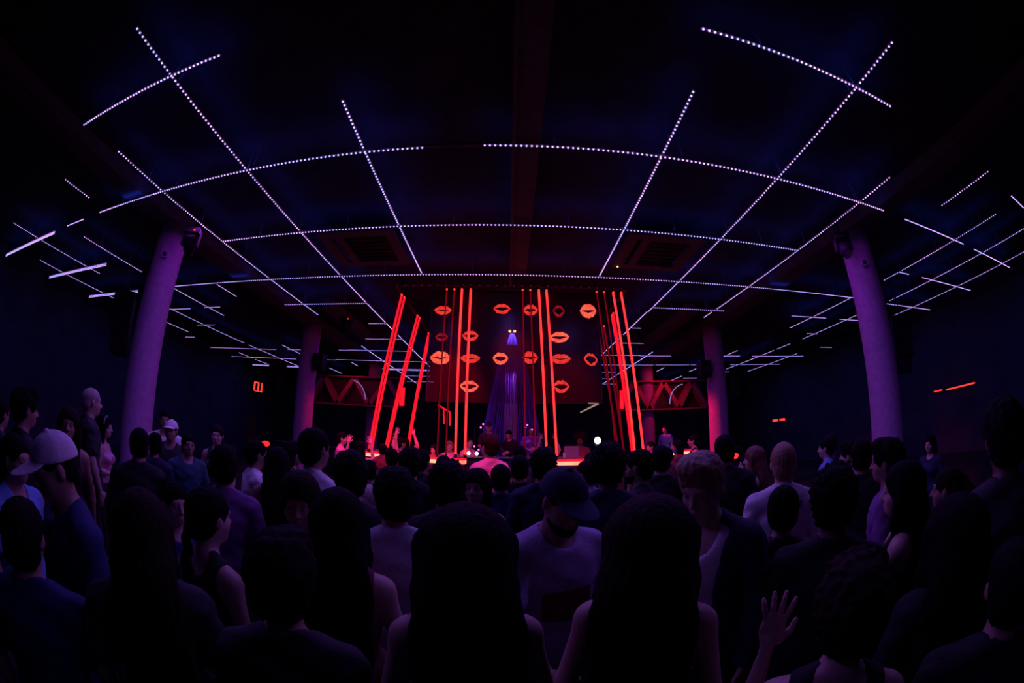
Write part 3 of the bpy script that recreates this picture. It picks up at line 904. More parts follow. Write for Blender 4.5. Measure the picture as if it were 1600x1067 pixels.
class Field:
    def __init__(self, xs, ys, zs):
        self.ax = (xs, ys, zs)
        self.f = np.full((len(xs), len(ys), len(zs)), 0.08, np.float32)

    def block(self, lo, hi):
        sl, pts = [], []
        for a, l, h in zip(self.ax, lo, hi):
            i, j = np.searchsorted(a, l), np.searchsorted(a, h)
            i, j = max(0, i - 1), min(len(a), j + 1)
            if j <= i:
                return None, None
            sl.append(slice(i, j))
            pts.append(a[i:j])
        return tuple(sl), (pts[0][:, None, None], pts[1][None, :, None], pts[2][None, None, :])

    def join(self, sl, d, k, op):
        f = self.f[sl]
        if op == 'add':
            h = np.maximum(k - np.abs(f - d), 0) / k
            self.f[sl] = np.minimum(f, d) - h * h * k * 0.25
        elif op == 'sub':
            d = -d
            h = np.maximum(k - np.abs(f - d), 0) / k
            self.f[sl] = np.maximum(f, d) + h * h * k * 0.25

    def rc(self, a, b, r1, r2, k=0.03, op='add'):
        """tapered capsule"""
        a, b = np.array(a, float), np.array(b, float)
        m = max(r1, r2) + 0.03 + k
        sl, p = self.block(np.minimum(a, b) - m, np.maximum(a, b) + m)
        if sl is None: return self
        d = b - a
        L = float(d @ d) + 1e-9
        t = ((p[0] - a[0]) * d[0] + (p[1] - a[1]) * d[1] + (p[2] - a[2]) * d[2]) / L
        t = np.clip(t, 0, 1)
        q = np.sqrt((p[0] - a[0] - t * d[0]) ** 2 + (p[1] - a[1] - t * d[1]) ** 2 + (p[2] - a[2] - t * d[2]) ** 2)
        self.join(sl, (q - (r1 + (r2 - r1) * t)).astype(np.float32), k, op)
        return self

    def ell(self, c, r, k=0.03, op='add', rot=None):
        c, r = np.array(c, float), np.array(r, float)
        m = max(r) + 0.03 + k
        sl, p = self.block(c - m, c + m)
        if sl is None: return self
        x, y, z = p[0] - c[0], p[1] - c[1], p[2] - c[2]
        if rot is not None:
            M = np.array(rot)
            x, y, z = (M[0, 0] * x + M[1, 0] * y + M[2, 0] * z, M[0, 1] * x + M[1, 1] * y + M[2, 1] * z, M[0, 2] * x + M[1, 2] * y + M[2, 2] * z)
        k0 = np.sqrt((x / r[0]) ** 2 + (y / r[1]) ** 2 + (z / r[2]) ** 2)
        k1 = np.sqrt((x / r[0] ** 2) ** 2 + (y / r[1] ** 2) ** 2 + (z / r[2] ** 2) ** 2) + 1e-9
        self.join(sl, (k0 * (k0 - 1) / k1).astype(np.float32), k, op)
        return self

    def noise(self, fn):
        X, Y, Z = self.ax[0][:, None, None], self.ax[1][None, :, None], self.ax[2][None, None, :]
        self.f += fn(X, Y, Z).astype(np.float32)
        return self

    def clip(self, fn, k=0.008):
        """keep only where fn < 0"""
        X, Y, Z = self.ax[0][:, None, None], self.ax[1][None, :, None], self.ax[2][None, None, :]
        d = np.broadcast_to(fn(X, Y, Z), self.f.shape)
        h = np.maximum(k - np.abs(self.f - d), 0) / k
        self.f = (np.maximum(self.f, d) + h * h * k * 0.25).astype(np.float32)
        return self

    def net(self):
        f = self.f
        f[0], f[-1], f[:, 0], f[:, -1], f[:, :, 0], f[:, :, -1] = .05, .05, .05, .05, .05, .05
        s = f < 0
        n = s[:-1, :-1, :-1].astype(np.int8)
        cor = [(i, j, k) for i in (0, 1) for j in (0, 1) for k in (0, 1)]
        sh = [d - 1 for d in f.shape]
        tot = np.zeros(sh, np.int8)
        for (i, j, k) in cor:
            tot += s[i:i + sh[0], j:j + sh[1], k:k + sh[2]]
        idx = np.argwhere((tot > 0) & (tot < 8))
        if len(idx) == 0:
            return np.zeros((0, 3)), np.zeros((0, 4), int)
        acc = np.zeros((len(idx), 3))
        cnt = np.zeros(len(idx))
        vals = {c: f[idx[:, 0] + c[0], idx[:, 1] + c[1], idx[:, 2] + c[2]] for c in cor}
        for a in cor:
            for ax in range(3):
                if a[ax] == 0:
                    b = list(a); b[ax] = 1; b = tuple(b)
                    fa, fb = vals[a], vals[b]
                    m = (fa < 0) != (fb < 0)
                    t = np.where(m, fa / np.where(m, fa - fb, 1), 0)
                    p = np.tile(np.array(a, float), (len(idx), 1))
                    p[:, ax] = t
                    acc[m] += p[m]
                    cnt[m] += 1
        fr = acc / cnt[:, None]
        v = np.empty_like(fr)
        for ax in range(3):
            A = self.ax[ax]
            v[:, ax] = A[idx[:, ax]] + fr[:, ax] * (A[idx[:, ax] + 1] - A[idx[:, ax]])
        vid = np.full(sh, -1, int)
        vid[idx[:, 0], idx[:, 1], idx[:, 2]] = np.arange(len(idx))
        quads = []
        for ax in range(3):
            o1, o2 = [(1, 2), (2, 0), (0, 1)][ax]
            A = [slice(None)] * 3; B = [slice(None)] * 3
            A[ax], B[ax] = slice(0, -1), slice(1, None)
            e = np.argwhere(s[tuple(A)] != s[tuple(B)])
            e = e[(e[:, o1] > 0) & (e[:, o2] > 0) & (e[:, o1] < sh[o1]) & (e[:, o2] < sh[o2])]
            def cell(d1, d2):
                q = e.copy(); q[:, o1] -= d1; q[:, o2] -= d2
                return vid[q[:, 0], q[:, 1], q[:, 2]]
            q = np.stack([cell(1, 1), cell(0, 1), cell(0, 0), cell(1, 0)], 1)
            inside = s[e[:, 0], e[:, 1], e[:, 2]]
            q[~inside] = q[~inside][:, ::-1]
            quads.append(q)
        return v, np.concatenate(quads)


def np_mesh(name, v, q):
    me = bpy.data.meshes.new(name)
    me.vertices.add(len(v))
    me.vertices.foreach_set('co', np.asarray(v, np.float32).ravel())
    me.loops.add(len(q) * 4)
    me.loops.foreach_set('vertex_index', np.asarray(q, np.int32).ravel())
    me.polygons.add(len(q))
    me.polygons.foreach_set('loop_start', np.arange(0, len(q) * 4, 4, dtype=np.int32))
    me.polygons.foreach_set('loop_total', np.full(len(q), 4, np.int32))
    me.polygons.foreach_set('use_smooth', np.ones(len(q), bool))
    me.update(calc_edges=True)
    return me


def rotx(a):
    c, s = math.cos(a), math.sin(a)
    return np.array([[1, 0, 0], [0, c, -s], [0, s, c]])


def rotz(a):
    c, s = math.cos(a), math.sin(a)
    return np.array([[c, -s, 0], [s, c, 0], [0, 0, 1]])


PIV = np.array([0, -0.012, 1.52])
# elbow and wrist of (right, left) arm; palms: normal of the palm
POSES = {
    'down': (((.245, -.03, 1.15), (.255, .05, .91)), ((-.245, -.03, 1.15), (-.255, .05, .91))),
    'front': (((.235, .0, 1.15), (.10, .22, 1.10)), ((-.235, .0, 1.15), (-.09, .23, 1.13))),
    'phone': (((.25, .17, 1.28), (.15, .30, 1.50)), ((-.245, -.03, 1.15), (-.255, .05, .91))),
    'raised': (((.29, .06, 1.60), (.22, .12, 1.85)), ((-.29, .06, 1.60), (-.22, .12, 1.85))),
    'oneup': (((.29, .08, 1.58), (.25, .16, 1.84)), ((-.235, .0, 1.15), (-.12, .21, 1.08))),
    'reach': (((.25, .10, 1.16), (.20, .31, 1.05)), ((-.245, .02, 1.16), (-.20, .22, 1.02))),
    'clap': (((.27, .10, 1.20), (.10, .28, 1.34)), ((-.27, .10, 1.20), (-.12, .28, 1.30))),
    'handup': (((.235, .0, 1.15), (.10, .22, 1.10)), ((-.25, .08, 1.20), (-.22, .15, 1.45))),
    'lefthold': (((.245, -.03, 1.15), (.255, .05, .91)), ((-.21, .13, 1.25), (-.16, .36, 1.30))),
    'palms': (((.30, .14, 1.44), (.25, .22, 1.71)), ((-.30, .14, 1.44), (-.25, .22, 1.71))),
    'arc': (((.36, .05, 1.62), (.16, .10, 1.84)), ((-.245, -.03, 1.15), (-.255, .05, .91))),
}
HANDS = {}


def hand_mesh(kind):
    """right hand, wrist at the origin, fingers along +Y, palm facing -Z, thumb on -X"""
    if kind in HANDS:
        return HANDS[kind]
    curl = {'relaxed': 22, 'open': 5, 'grip': 52}[kind]
    F = Field(axis_lines(-.085, .065, .0045), axis_lines(-.03, .21, .0045), axis_lines(-.10, .035, .0045))
    F.rc((0, -.03, 0), (0, .02, 0), .022, .023, .01)
    F.ell((0, .055, 0), (.040, .052, .016), .015)
    F.ell((-.022, .035, -.008), (.018, .03, .014), .01)
    for i, (x, L, sp) in enumerate(((-.030, .070, -5), (-.010, .079, -1), (.010, .074, 3), (.029, .058, 8))):
        p = np.array([x, .095 - abs(x) * .25, 0.0])
        ang = 0.0
        for j, (fr, r) in enumerate(((.45, .0092), (.30, .0085), (.25, .0075))):
            ang += rad(curl * (0.7 if j == 0 else 1.0) * (1 + .08 * i))
            s = rad(sp + (8 * (i - 1.5) if kind == 'open' else 0))
            q = p + L * fr * np.array([math.sin(s) * math.cos(ang), math.cos(s) * math.cos(ang), -math.sin(ang)])
            F.rc(p, q, r, r * .93, .006)
            p = q
    a, b, c = ((-.030, .025, -.005), (-.058, .055, -.012), (-.066, .088, -.014))
    if kind == 'grip':
        b, c = (-.046, .055, -.035), (-.020, .080, -.050)
    F.rc(a, b, .014, .011, .008)
    F.rc(b, c, .0105, .0085, .006)
    HANDS[kind] = F.net()
    return HANDS[kind]


def put_hand(kind, right, wrist, d, n):
    v, q = hand_mesh(kind)
    d = np.array(d, float); d /= np.linalg.norm(d)
    n = np.array(n, float); n -= d * (n @ d); n /= np.linalg.norm(n) + 1e-9
    t = np.cross(d, n)                      # thumb side of a right hand
    vv = v.copy()
    if not right:
        vv[:, 0] *= -1
        q = q[:, ::-1]
        t = -t
    # local axes: +Y = d, -Z = n ; -X = thumb for a right hand, +X for a left one
    X = -t if right else t
    out = np.array(wrist) + vv[:, :1] * X + vv[:, 1:2] * d - vv[:, 2:] * n
    return out, q


def head_parts(F, sex, Rh):
    def T(p):
        return PIV + Rh @ (np.array(p) - PIV)
    g = 0.96 if sex == 'f' else 1.0
    F.ell(T((0, -.012, 1.668)), (.076 * g, .096 * g, .088), .02, rot=Rh)
    F.ell(T((0, .022, 1.600)), (.062 * g, .070, .075), .03, rot=Rh)
    F.ell(T((0, .052, 1.552)), (.034 * g, .036, .026), .03, rot=Rh)
    F.ell(T((.034, .050, 1.605)), (.026, .030, .030), .02, rot=Rh)
    F.ell(T((-.034, .050, 1.605)), (.026, .030, .030), .02, rot=Rh)
    F.rc(T((-.035, .076, 1.662)), T((.035, .076, 1.662)), .013, .013, .02)
    for s in (-1, 1):
        F.ell(T((s * .031, .096, 1.641)), (.018, .016, .012), .012, 'sub', rot=Rh)
        F.ell(T((s * .031, .074, 1.641)), (.0135, .0135, .0115), .004, rot=Rh)
        F.ell(T((s * .078 * g, -.006, 1.632)), (.009, .020, .033), .008, rot=Rh @ rotz(-s * .35))
    F.rc(T((0, .088, 1.648)), T((0, .110, 1.610)), .009, .0125, .014)
    F.ell(T((.011, .098, 1.605)), (.010, .010, .008), .008, rot=Rh)
    F.ell(T((-.011, .098, 1.605)), (.010, .010, .008), .008, rot=Rh)
    F.ell(T((0, .088, 1.5795)), (.024, .010, .0065), .006, rot=Rh)
    F.ell(T((0, .086, 1.5695)), (.021, .011, .0070), .006, rot=Rh)
    F.rc((0, -.022, 1.44), T((0, -.012, 1.60)), .058 * (0.86 if sex == 'f' else 1), .054 * (0.86 if sex == 'f' else 1), .03)


def torso_parts(F, sex, e=0.0):
    w = 1.0 if sex == 'm' else 0.87
    F.ell((0, -.01, 1.30), (.172 * w + e, .112 * (1 if sex == 'm' else .92) + e, .17 + e), .05)
    F.ell((0, .0, 1.10), (.142 * w + e, .100 + e, .17 + e), .06)
    F.ell((0, -.005, .94), (.160 * (1 if sex == 'm' else 1.02) + e, .112 + e, .12 + e), .06)
    sx = .172 * w
    F.rc((-sx, -.02, 1.395), (sx, -.02, 1.395), .050 + e, .050 + e, .05)
    for s in (-1, 1):
        F.rc((s * .025, -.035, 1.485), (s * sx * .9, -.03, 1.408), .038 + e * .6, .046 + e, .04)
    if sex == 'f':
        for s in (-1, 1):
            F.ell((s * .068, .085, 1.275), (.060 + e, .055 + e, .058 + e), .035)


def arm_pts(sex, pose):
    w = 1.0 if sex == 'm' else 0.87
    res = []
    for s, (el, wr) in zip((1, -1), POSES[pose]):
        sh = np.array([s * .185 * w, -.02, 1.40])
        off = np.array([-(1 - w) * .18 * s, 0, 0])
        res.append((sh, np.array(el) + off, np.array(wr) + off))
    return res


LEGS = [((s * .090, .0, .90), (s * .100, .025, .50), (s * .105, -.015, .09)) for s in (1, -1)]
CACHE = {}


def bounds(sex, pose, pad):
    P = [p for a in arm_pts(sex, pose) for p in a]
    lo = np.min(P, 0) - pad - .05
    hi = np.max(P, 0) + pad + .05
    return lo, hi


def body_mesh(sex, pose, yaw=0, pitch=0, hands=('relaxed', 'relaxed')):
    key = ('body', sex, pose, yaw, pitch, hands)
    if key in CACHE: return CACHE[key]
    lo, hi = bounds(sex, pose, .03)
    Rh = rotz(rad(yaw)) @ rotx(rad(-pitch))
    fx = (-.115, .115, .0085)
    F = Field(axis_lines(min(lo[0], -.26), max(hi[0], .26), .016, [fx]),
              axis_lines(min(lo[1], -.20), max(hi[1], .24), .016, [(-.13, .14, .0085)]),
              axis_lines(-.02, max(hi[2], 1.80), .021, [(1.50, 1.79, .0085)]))
    torso_parts(F, sex)
    aw = 1.0 if sex == 'm' else .84
    for (sh, el, wr) in arm_pts(sex, pose):
        F.rc(sh + (0, 0, -.01), el, .050 * aw, .040 * aw, .03)
        F.rc(el, el + (wr - el) * .3, .040 * aw, .041 * aw, .02)
        F.rc(el + (wr - el) * .3, wr, .041 * aw, .026 * aw, .02)
    for (h, k, a) in LEGS:
        F.rc(h, k, .088, .056, .04)
        F.rc(k, (k[0], k[1] - .02, .36), .054, .056, .03)
        F.rc((k[0], k[1] - .02, .36), a, .056, .036, .03)
        F.rc((a[0], a[1] - .02, .045), (a[0] + .02 * np.sign(a[0]), a[1] + .14, .03), .036, .03, .03)
    head_parts(F, sex, Rh)
    v, q = F.net()
    V, Q = [v], [q]
    n = len(v)
    for i, (sh, el, wr) in enumerate(arm_pts(sex, pose)):
        d = (wr - el) / np.linalg.norm(wr - el)
        right = i == 0
        s = 1 if right else -1
        if pose in ('raised', 'oneup', 'clap', 'arc', 'palms', 'handup') and wr[2] > 1.25:
            nrm = (0, 1, 0.2) if pose != 'clap' else (-s, .2, 0)
        elif wr[2] < 1.0:
            nrm = (-s, 0, 0)
        else:
            nrm = (-s * .8, -.2, -.5)
        hv, hq = put_hand(hands[i], right, wr + d * .012, d, nrm)
        V.append(hv)
        Q.append(hq + n)
        n += len(hv)
    me = np_mesh('body', np.concatenate(V), np.concatenate(Q))
    CACHE[key] = me
    return me


def folds(a):
    return lambda X, Y, Z: a * (np.sin(34 * X + 9 * np.sin(7 * Z + 3 * Y)) * np.sin(19 * Z + 12 * Y + 5 * X) + .6 * np.sin(55 * Z + 21 * X + 8 * np.sin(11 * Y)))


def top_mesh(kind, sex, pose):
    """tee, longsleeve, shirt (with collar), tank, dress, jacket"""
    key = ('top', kind, sex, pose)
    if key in CACHE: return CACHE[key]
    lo, hi = bounds(sex, pose, .05)
    hem = {'tee': .84, 'longsleeve': .85, 'shirt': .82, 'tank': .86, 'dress': .60, 'jacket': .80, 'top': 1.0}[kind]
    F = Field(axis_lines(min(lo[0], -.30), max(hi[0], .30), .0135), axis_lines(min(lo[1], -.2), max(hi[1], .22), .0135),
              axis_lines(hem - .05, max(hi[2], 1.56), .0135))
    e = {'tee': .019, 'longsleeve': .016, 'shirt': .018, 'tank': .010, 'dress': .010, 'jacket': .025, 'top': .010}[kind]
    torso_parts(F, sex, e)
    w = .172 if sex == 'm' else .15
    z_ = 1.0
    while z_ > hem - .06:
        F.rc((-.084, -.003, z_), (.084, -.003, z_), .113 + e, .113 + e, .03)
        z_ -= .08
    if kind in ('tee', 'longsleeve', 'shirt', 'jacket'):
        for (sh, el, wr) in arm_pts(sex, pose):
            if kind == 'tee':
                F.rc(sh + (0, 0, -.012), sh + (el - sh) * .66, .050 + e, .053 + e * .9, .02)
            else:
                F.rc(sh + (0, 0, -.012), el, .050 + e * .8, .042 + e * .8, .02)
                F.rc(el, wr - (wr - el) * .04, .042 + e * .8, .030 + e * .8, .02)
    F.noise(folds(.0035 if kind != 'tank' else .002))
    F.clip(lambda X, Y, Z: hem - Z + 0 * X + 0 * Y)
    if kind in ('tank', 'dress', 'top'):
        for s in (-1, 1):
            F.ell((s * (w + .05), -.01, 1.40), (.085, .13, .13), .012, 'sub')
        F.ell((0, .06, 1.46), (.075, .10, .115), .012, 'sub')
        F.ell((0, -.07, 1.47), (.07, .07, .07), .012, 'sub')
    else:
        F.rc((0, -.02, 1.40), (0, .035, 1.60), .068, .075, .01, 'sub')
        if kind in ('tee', 'longsleeve'):
            F.ell((0, .055, 1.47), (.06, .05, .04), .01, 'sub')
    if kind == 'jacket':           # open front
        F.clip(lambda X, Y, Z: np.where(Y > .02, .085 + .12 * np.clip(Z - 1.2, 0, 1) - np.abs(X), -1.0), .01)
    if kind == 'shirt':
        G = Field(F.ax[0], F.ax[1], F.ax[2])
        G.rc((0, -.026, 1.455), (0, -.018, 1.50), .076, .068, .01)
        G.rc((0, -.02, 1.40), (0, .0, 1.60), .060, .058, .008, 'sub')
        F.f = np.minimum(F.f, G.f)
    v, q = F.net()
    me = np_mesh(kind, v, q)
    CACHE[key] = me
    return me


def trousers_mesh():
    key = 'trousers'
    if key in CACHE: return CACHE[key]
    F = Field(axis_lines(-.26, .26, .018), axis_lines(-.2, .2, .018), axis_lines(.05, 1.06, .02))
    F.ell((0, -.005, .95), (.172, .126, .13), .05)
    for (h, k, a) in LEGS:
        F.rc(h, k, .102, .072, .03)
        F.rc(k, (a[0], a[1], .10), .070, .060, .03)
    F.noise(folds(.004))
    F.clip(lambda X, Y, Z: np.maximum(.09 - Z, Z - 1.02) + 0 * X + 0 * Y)
    me = np_mesh('trousers', *F.net())
    CACHE[key] = me
    return me


def shoe_mesh(s):
    key = ('shoe', s)
    if key in CACHE: return CACHE[key]
    a = LEGS[0 if s > 0 else 1][2]
    x = a[0]
    F = Field(axis_lines(x - .09, x + .09, .009), axis_lines(-.14, .24, .009), axis_lines(-.01, .16, .008))
    F.rc((x, a[1] - .03, .055), (x + .022 * s, a[1] + .15, .035), .050, .042, .03)
    F.rc((x, a[1] - .01, .05), (x, a[1] - .01, .11), .050, .046, .03)
    F.clip(lambda X, Y, Z: .004 - Z + 0 * X + 0 * Y)
    me = np_mesh('shoe', *F.net())
    CACHE[key] = me
    return me


def bumps(a, f):
    return lambda X, Y, Z: a * np.sin(f * X + 2.1 * np.sin(f * .6 * Z)) * np.sin(f * Y + 1.7 * np.sin(f * .5 * X)) * np.sin(f * Z + 1.3)


def strands(a, f):
    return lambda X, Y, Z: a * np.sin(f * np.arctan2(X, -Y - .02) + 5 * np.sin(6 * Z)) + a * .5 * np.sin(2.3 * f * np.arctan2(X, -Y - .02) + 9 * Z)


def hair_mesh(style):
    """hair in the frame of an upright head"""
    key = ('hair', style)
    if key in CACHE: return CACHE[key]
    zlo = {'long': .98, 'longwide': .90, 'pony': 1.22, 'bob': 1.46, 'braid': 1.15}.get(style, 1.50)
    st = .009 if style in ('long', 'longwide') else .0075
    F = Field(axis_lines(-.19, .19, st), axis_lines(-.24, .16, st), axis_lines(zlo - .02, 1.82, st))
    face = lambda k=.012, d=0.0: F.ell((0, .112 + d, 1.600), (.074, .085, .092), k, 'sub')
    if style in ('short', 'quiff', 'bushy', 'curly', 'afro', 'fade'):
        r = {'short': (.088, .108, .100), 'quiff': (.090, .112, .104), 'bushy': (.100, .116, .112), 'curly': (.102, .118, .112), 'afro': (.15, .155, .145), 'fade': (.084, .104, .100)}[style]
        c = {'afro': (0, -.03, 1.69)}.get(style, (0, -.016, 1.672))
        F.ell(c, r, .01)
        F.ell((0, -.045, 1.60), (.074 if style == 'fade' else .080, .064, .075), .02)
        if style in ('quiff', 'bushy', 'curly'):
            F.ell((0, .055, 1.742), (.066, .050, .036), .025)
            F.ell((.02, .03, 1.755), (.05, .06, .03), .02)
        face()
        for s in (-1, 1):
            F.ell((s * .088, .012, 1.615), (.028, .034, .045), .008, 'sub')
        F.clip(lambda X, Y, Z: (1.545 + np.clip(Y + .06, 0, .2) * .75) - Z + 0 * X, .01)
        if style in ('curly', 'afro'):
            F.noise(bumps(.012, 95))
        elif style == 'bushy':
            F.noise(bumps(.008, 80))
        else:
            F.noise(strands(.0016, 24))
            F.noise(bumps(.003, 120))
    elif style == 'buzz':
        F.ell((0, -.013, 1.670), (.080, .100, .092), .01)
        F.ell((0, -.04, 1.61), (.074, .066, .07), .02)
        face()
        for s in (-1, 1):
            F.ell((s * .086, .012, 1.612), (.026, .034, .043), .008, 'sub')
        F.clip(lambda X, Y, Z: (1.565 + np.clip(Y + .06, 0, .2) * .75) - Z + 0 * X, .01)
    elif style in ('long', 'longwide', 'bob'):
        g = 1.22 if style == 'longwide' else 1.0
        F.ell((0, -.018, 1.675), (.098 * g, .114 * g, .106), .01)
        F.ell((0, -.055, 1.56), (.108 * g, .080 * g, .13), .04)
        for s in (-1, 1):
            F.rc((s * .082 * g, .0, 1.66), (s * .092 * g, .015, 1.52), .032 * g, .026, .03)
            if style != 'bob':
                F.rc((s * .088 * g, .005, 1.52), (s * .105 * g, .02, 1.30), .030 * g, .020, .03)
        if style != 'bob':
            F.ell((0, -.105, 1.40), (.125 * g, .060 * g, .20), .05)
            F.ell((0, -.130, 1.20), (.120 * g, .048 * g, .20), .05)
        face(.015)
        F.rc((0, .03, 1.20), (0, .03, 1.52), .05, .055, .02, 'sub')
        F.noise(strands(.0022, 27))
    elif style in ('pony', 'bun', 'braid'):
        F.ell((0, -.015, 1.672), (.084, .104, .098), .01)
        F.ell((0, -.05, 1.61), (.076, .062, .075), .03)
        face()
        for s in (-1, 1):
            F.ell((s * .088, .016, 1.612), (.028, .030, .042), .008, 'sub')
        F.clip(lambda X, Y, Z: np.where(Y > -.09, (1.55 + np.clip(Y + .06, 0, .2) * .8) - Z, -1.0) + 0 * X, .01)
        if style == 'bun':
            F.ell((0, -.125, 1.72), (.055, .05, .055), .01)
        elif style == 'pony':
            F.rc((0, -.115, 1.69), (0, -.165, 1.60), .026, .042, .02)
            F.rc((0, -.165, 1.60), (0, -.175, 1.28), .042, .018, .02)
        else:
            z = 1.60
            for k in range(9):
                F.ell(((-1) ** k * .010, -.118 - .004 * k, z), (.026, .022, .030), .008)
                z -= .042
        F.noise(strands(.0025, 22))
    me = np_mesh('hair', *F.net())
    CACHE[key] = me
    return me


def beard_mesh():
    key = 'beard'
    if key in CACHE: return CACHE[key]
    F = Field(axis_lines(-.09, .09, .006), axis_lines(-.04, .13, .006), axis_lines(1.49, 1.65, .006))
    F.ell((0, .030, 1.590), (.067, .074, .078), .01)
    F.ell((0, .055, 1.545), (.042, .045, .035), .02)
    F.clip(lambda X, Y, Z: Z - 1.580 + 0.15 * (Y - .02) + 0 * X, .01)
    F.ell((0, .092, 1.578), (.026, .022, .013), .006, 'sub')
    F.ell((0, -.035, 1.56), (.09, .05, .09), .01, 'sub')
    F.noise(bumps(.004, 130))
    me = np_mesh('beard', *F.net())
    CACHE[key] = me
    return me


def cap_meshes():
    if 'cap' in CACHE: return CACHE['cap']
    F = Field(axis_lines(-.12, .12, .006), axis_lines(-.14, .13, .006), axis_lines(1.62, 1.80, .006))
    F.ell((0, -.014, 1.668), (.093, .113, .106), .01)
    F.clip(lambda X, Y, Z: (1.668 + .16 * (Y + .01)) - Z + 0 * X, .006)
    F.ell((0, -.014, 1.776), (.014, .014, .008), .004)
    F.noise(lambda X, Y, Z: .0012 * np.abs(np.sin(3 * np.arctan2(Y + .014, X))) + 0 * Z)
    crown = np_mesh('cap', *F.net())
    G = Field(axis_lines(-.11, .11, .006), axis_lines(.02, .24, .006), axis_lines(1.62, 1.74, .004))
    G.ell((0, .105, 1.700), (.086, .105, .05), .01)
    G.clip(lambda X, Y, Z: np.abs(Z - (1.692 - 3.2 * X * X - .12 * (Y - .08))) - .006, .004)
    G.clip(lambda X, Y, Z: .075 - np.sqrt(X ** 2 + (Y + .0) ** 2 * .7) + 0 * Z, .004)
    bill = np_mesh('bill', *G.net())
    CACHE['cap'] = (crown, bill)
    return CACHE['cap']


def eye_mesh(sex):
    """eyeball fronts, one mesh per side"""
    key = ('eye', sex)
    if key in CACHE: return CACHE[key]
    res = []
    for s in (-1, 1):
        m = MB().ball((s * .031, .0785, 1.641), .0105, 12, 8)
        m.ball((s * .031, .0845, 1.641), .0060, 10, 6)
        res.append(m.mesh('eye', True))
    CACHE[key] = res
    return res


SKIN = {'t': mat('tan skin', (0.42, 0.25, 0.18), 0.5, noise=.08, scale=60), 'l': mat('light skin', (0.60, 0.40, 0.32), 0.5, noise=.07, scale=60),
        'd': mat('deep brown skin', (0.14, 0.08, 0.055), 0.45, noise=.08, scale=60)}
HAIR = {'k': mat('black hair', (0.004, 0.0035, 0.004), 0.8, noise=.4, scale=80, bump=.5, spec=.1), 'n': mat('dark brown hair', (0.016, 0.009, 0.006), 0.8, noise=.4, scale=80, bump=.5, spec=.12),
        'b': mat('blond hair', (0.36, 0.22, 0.11), 0.55, noise=.35, scale=80, bump=.5), 'g': mat('grey fair hair', (0.42, 0.36, 0.32), 0.6, noise=.3, scale=80, bump=.5),
        'r': mat('reddish hair', (0.16, 0.05, 0.025), 0.55, noise=.35, scale=80, bump=.5)}
CLOTH = {'white': (0.80, 0.78, 0.80), 'grey': (0.55, 0.54, 0.60), 'black': (0.010, 0.010, 0.012), 'navy': (0.012, 0.022, 0.06), 'blue': (0.008, 0.030, 0.115),
         'sky': (0.15, 0.30, 0.62), 'purple': (0.25, 0.10, 0.32), 'pink': (0.70, 0.32, 0.48), 'char': (0.035, 0.033, 0.038), 'maroon': (0.16, 0.03, 0.04),
         'lilac': (0.42, 0.36, 0.55), 'teal': (0.02, 0.09, 0.13)}
CL = {k: mat(k + ' cloth', c, 0.85, noise=.12, scale=70, bump=.25) for k, c in CLOTH.items()}
M_SHOE = mat('dark shoe leather', (0.03, 0.028, 0.028), 0.5)
M_EYE = mat('eye', (0.25, 0.2, 0.2), 0.2)
MB_FRAME = M_BLACK


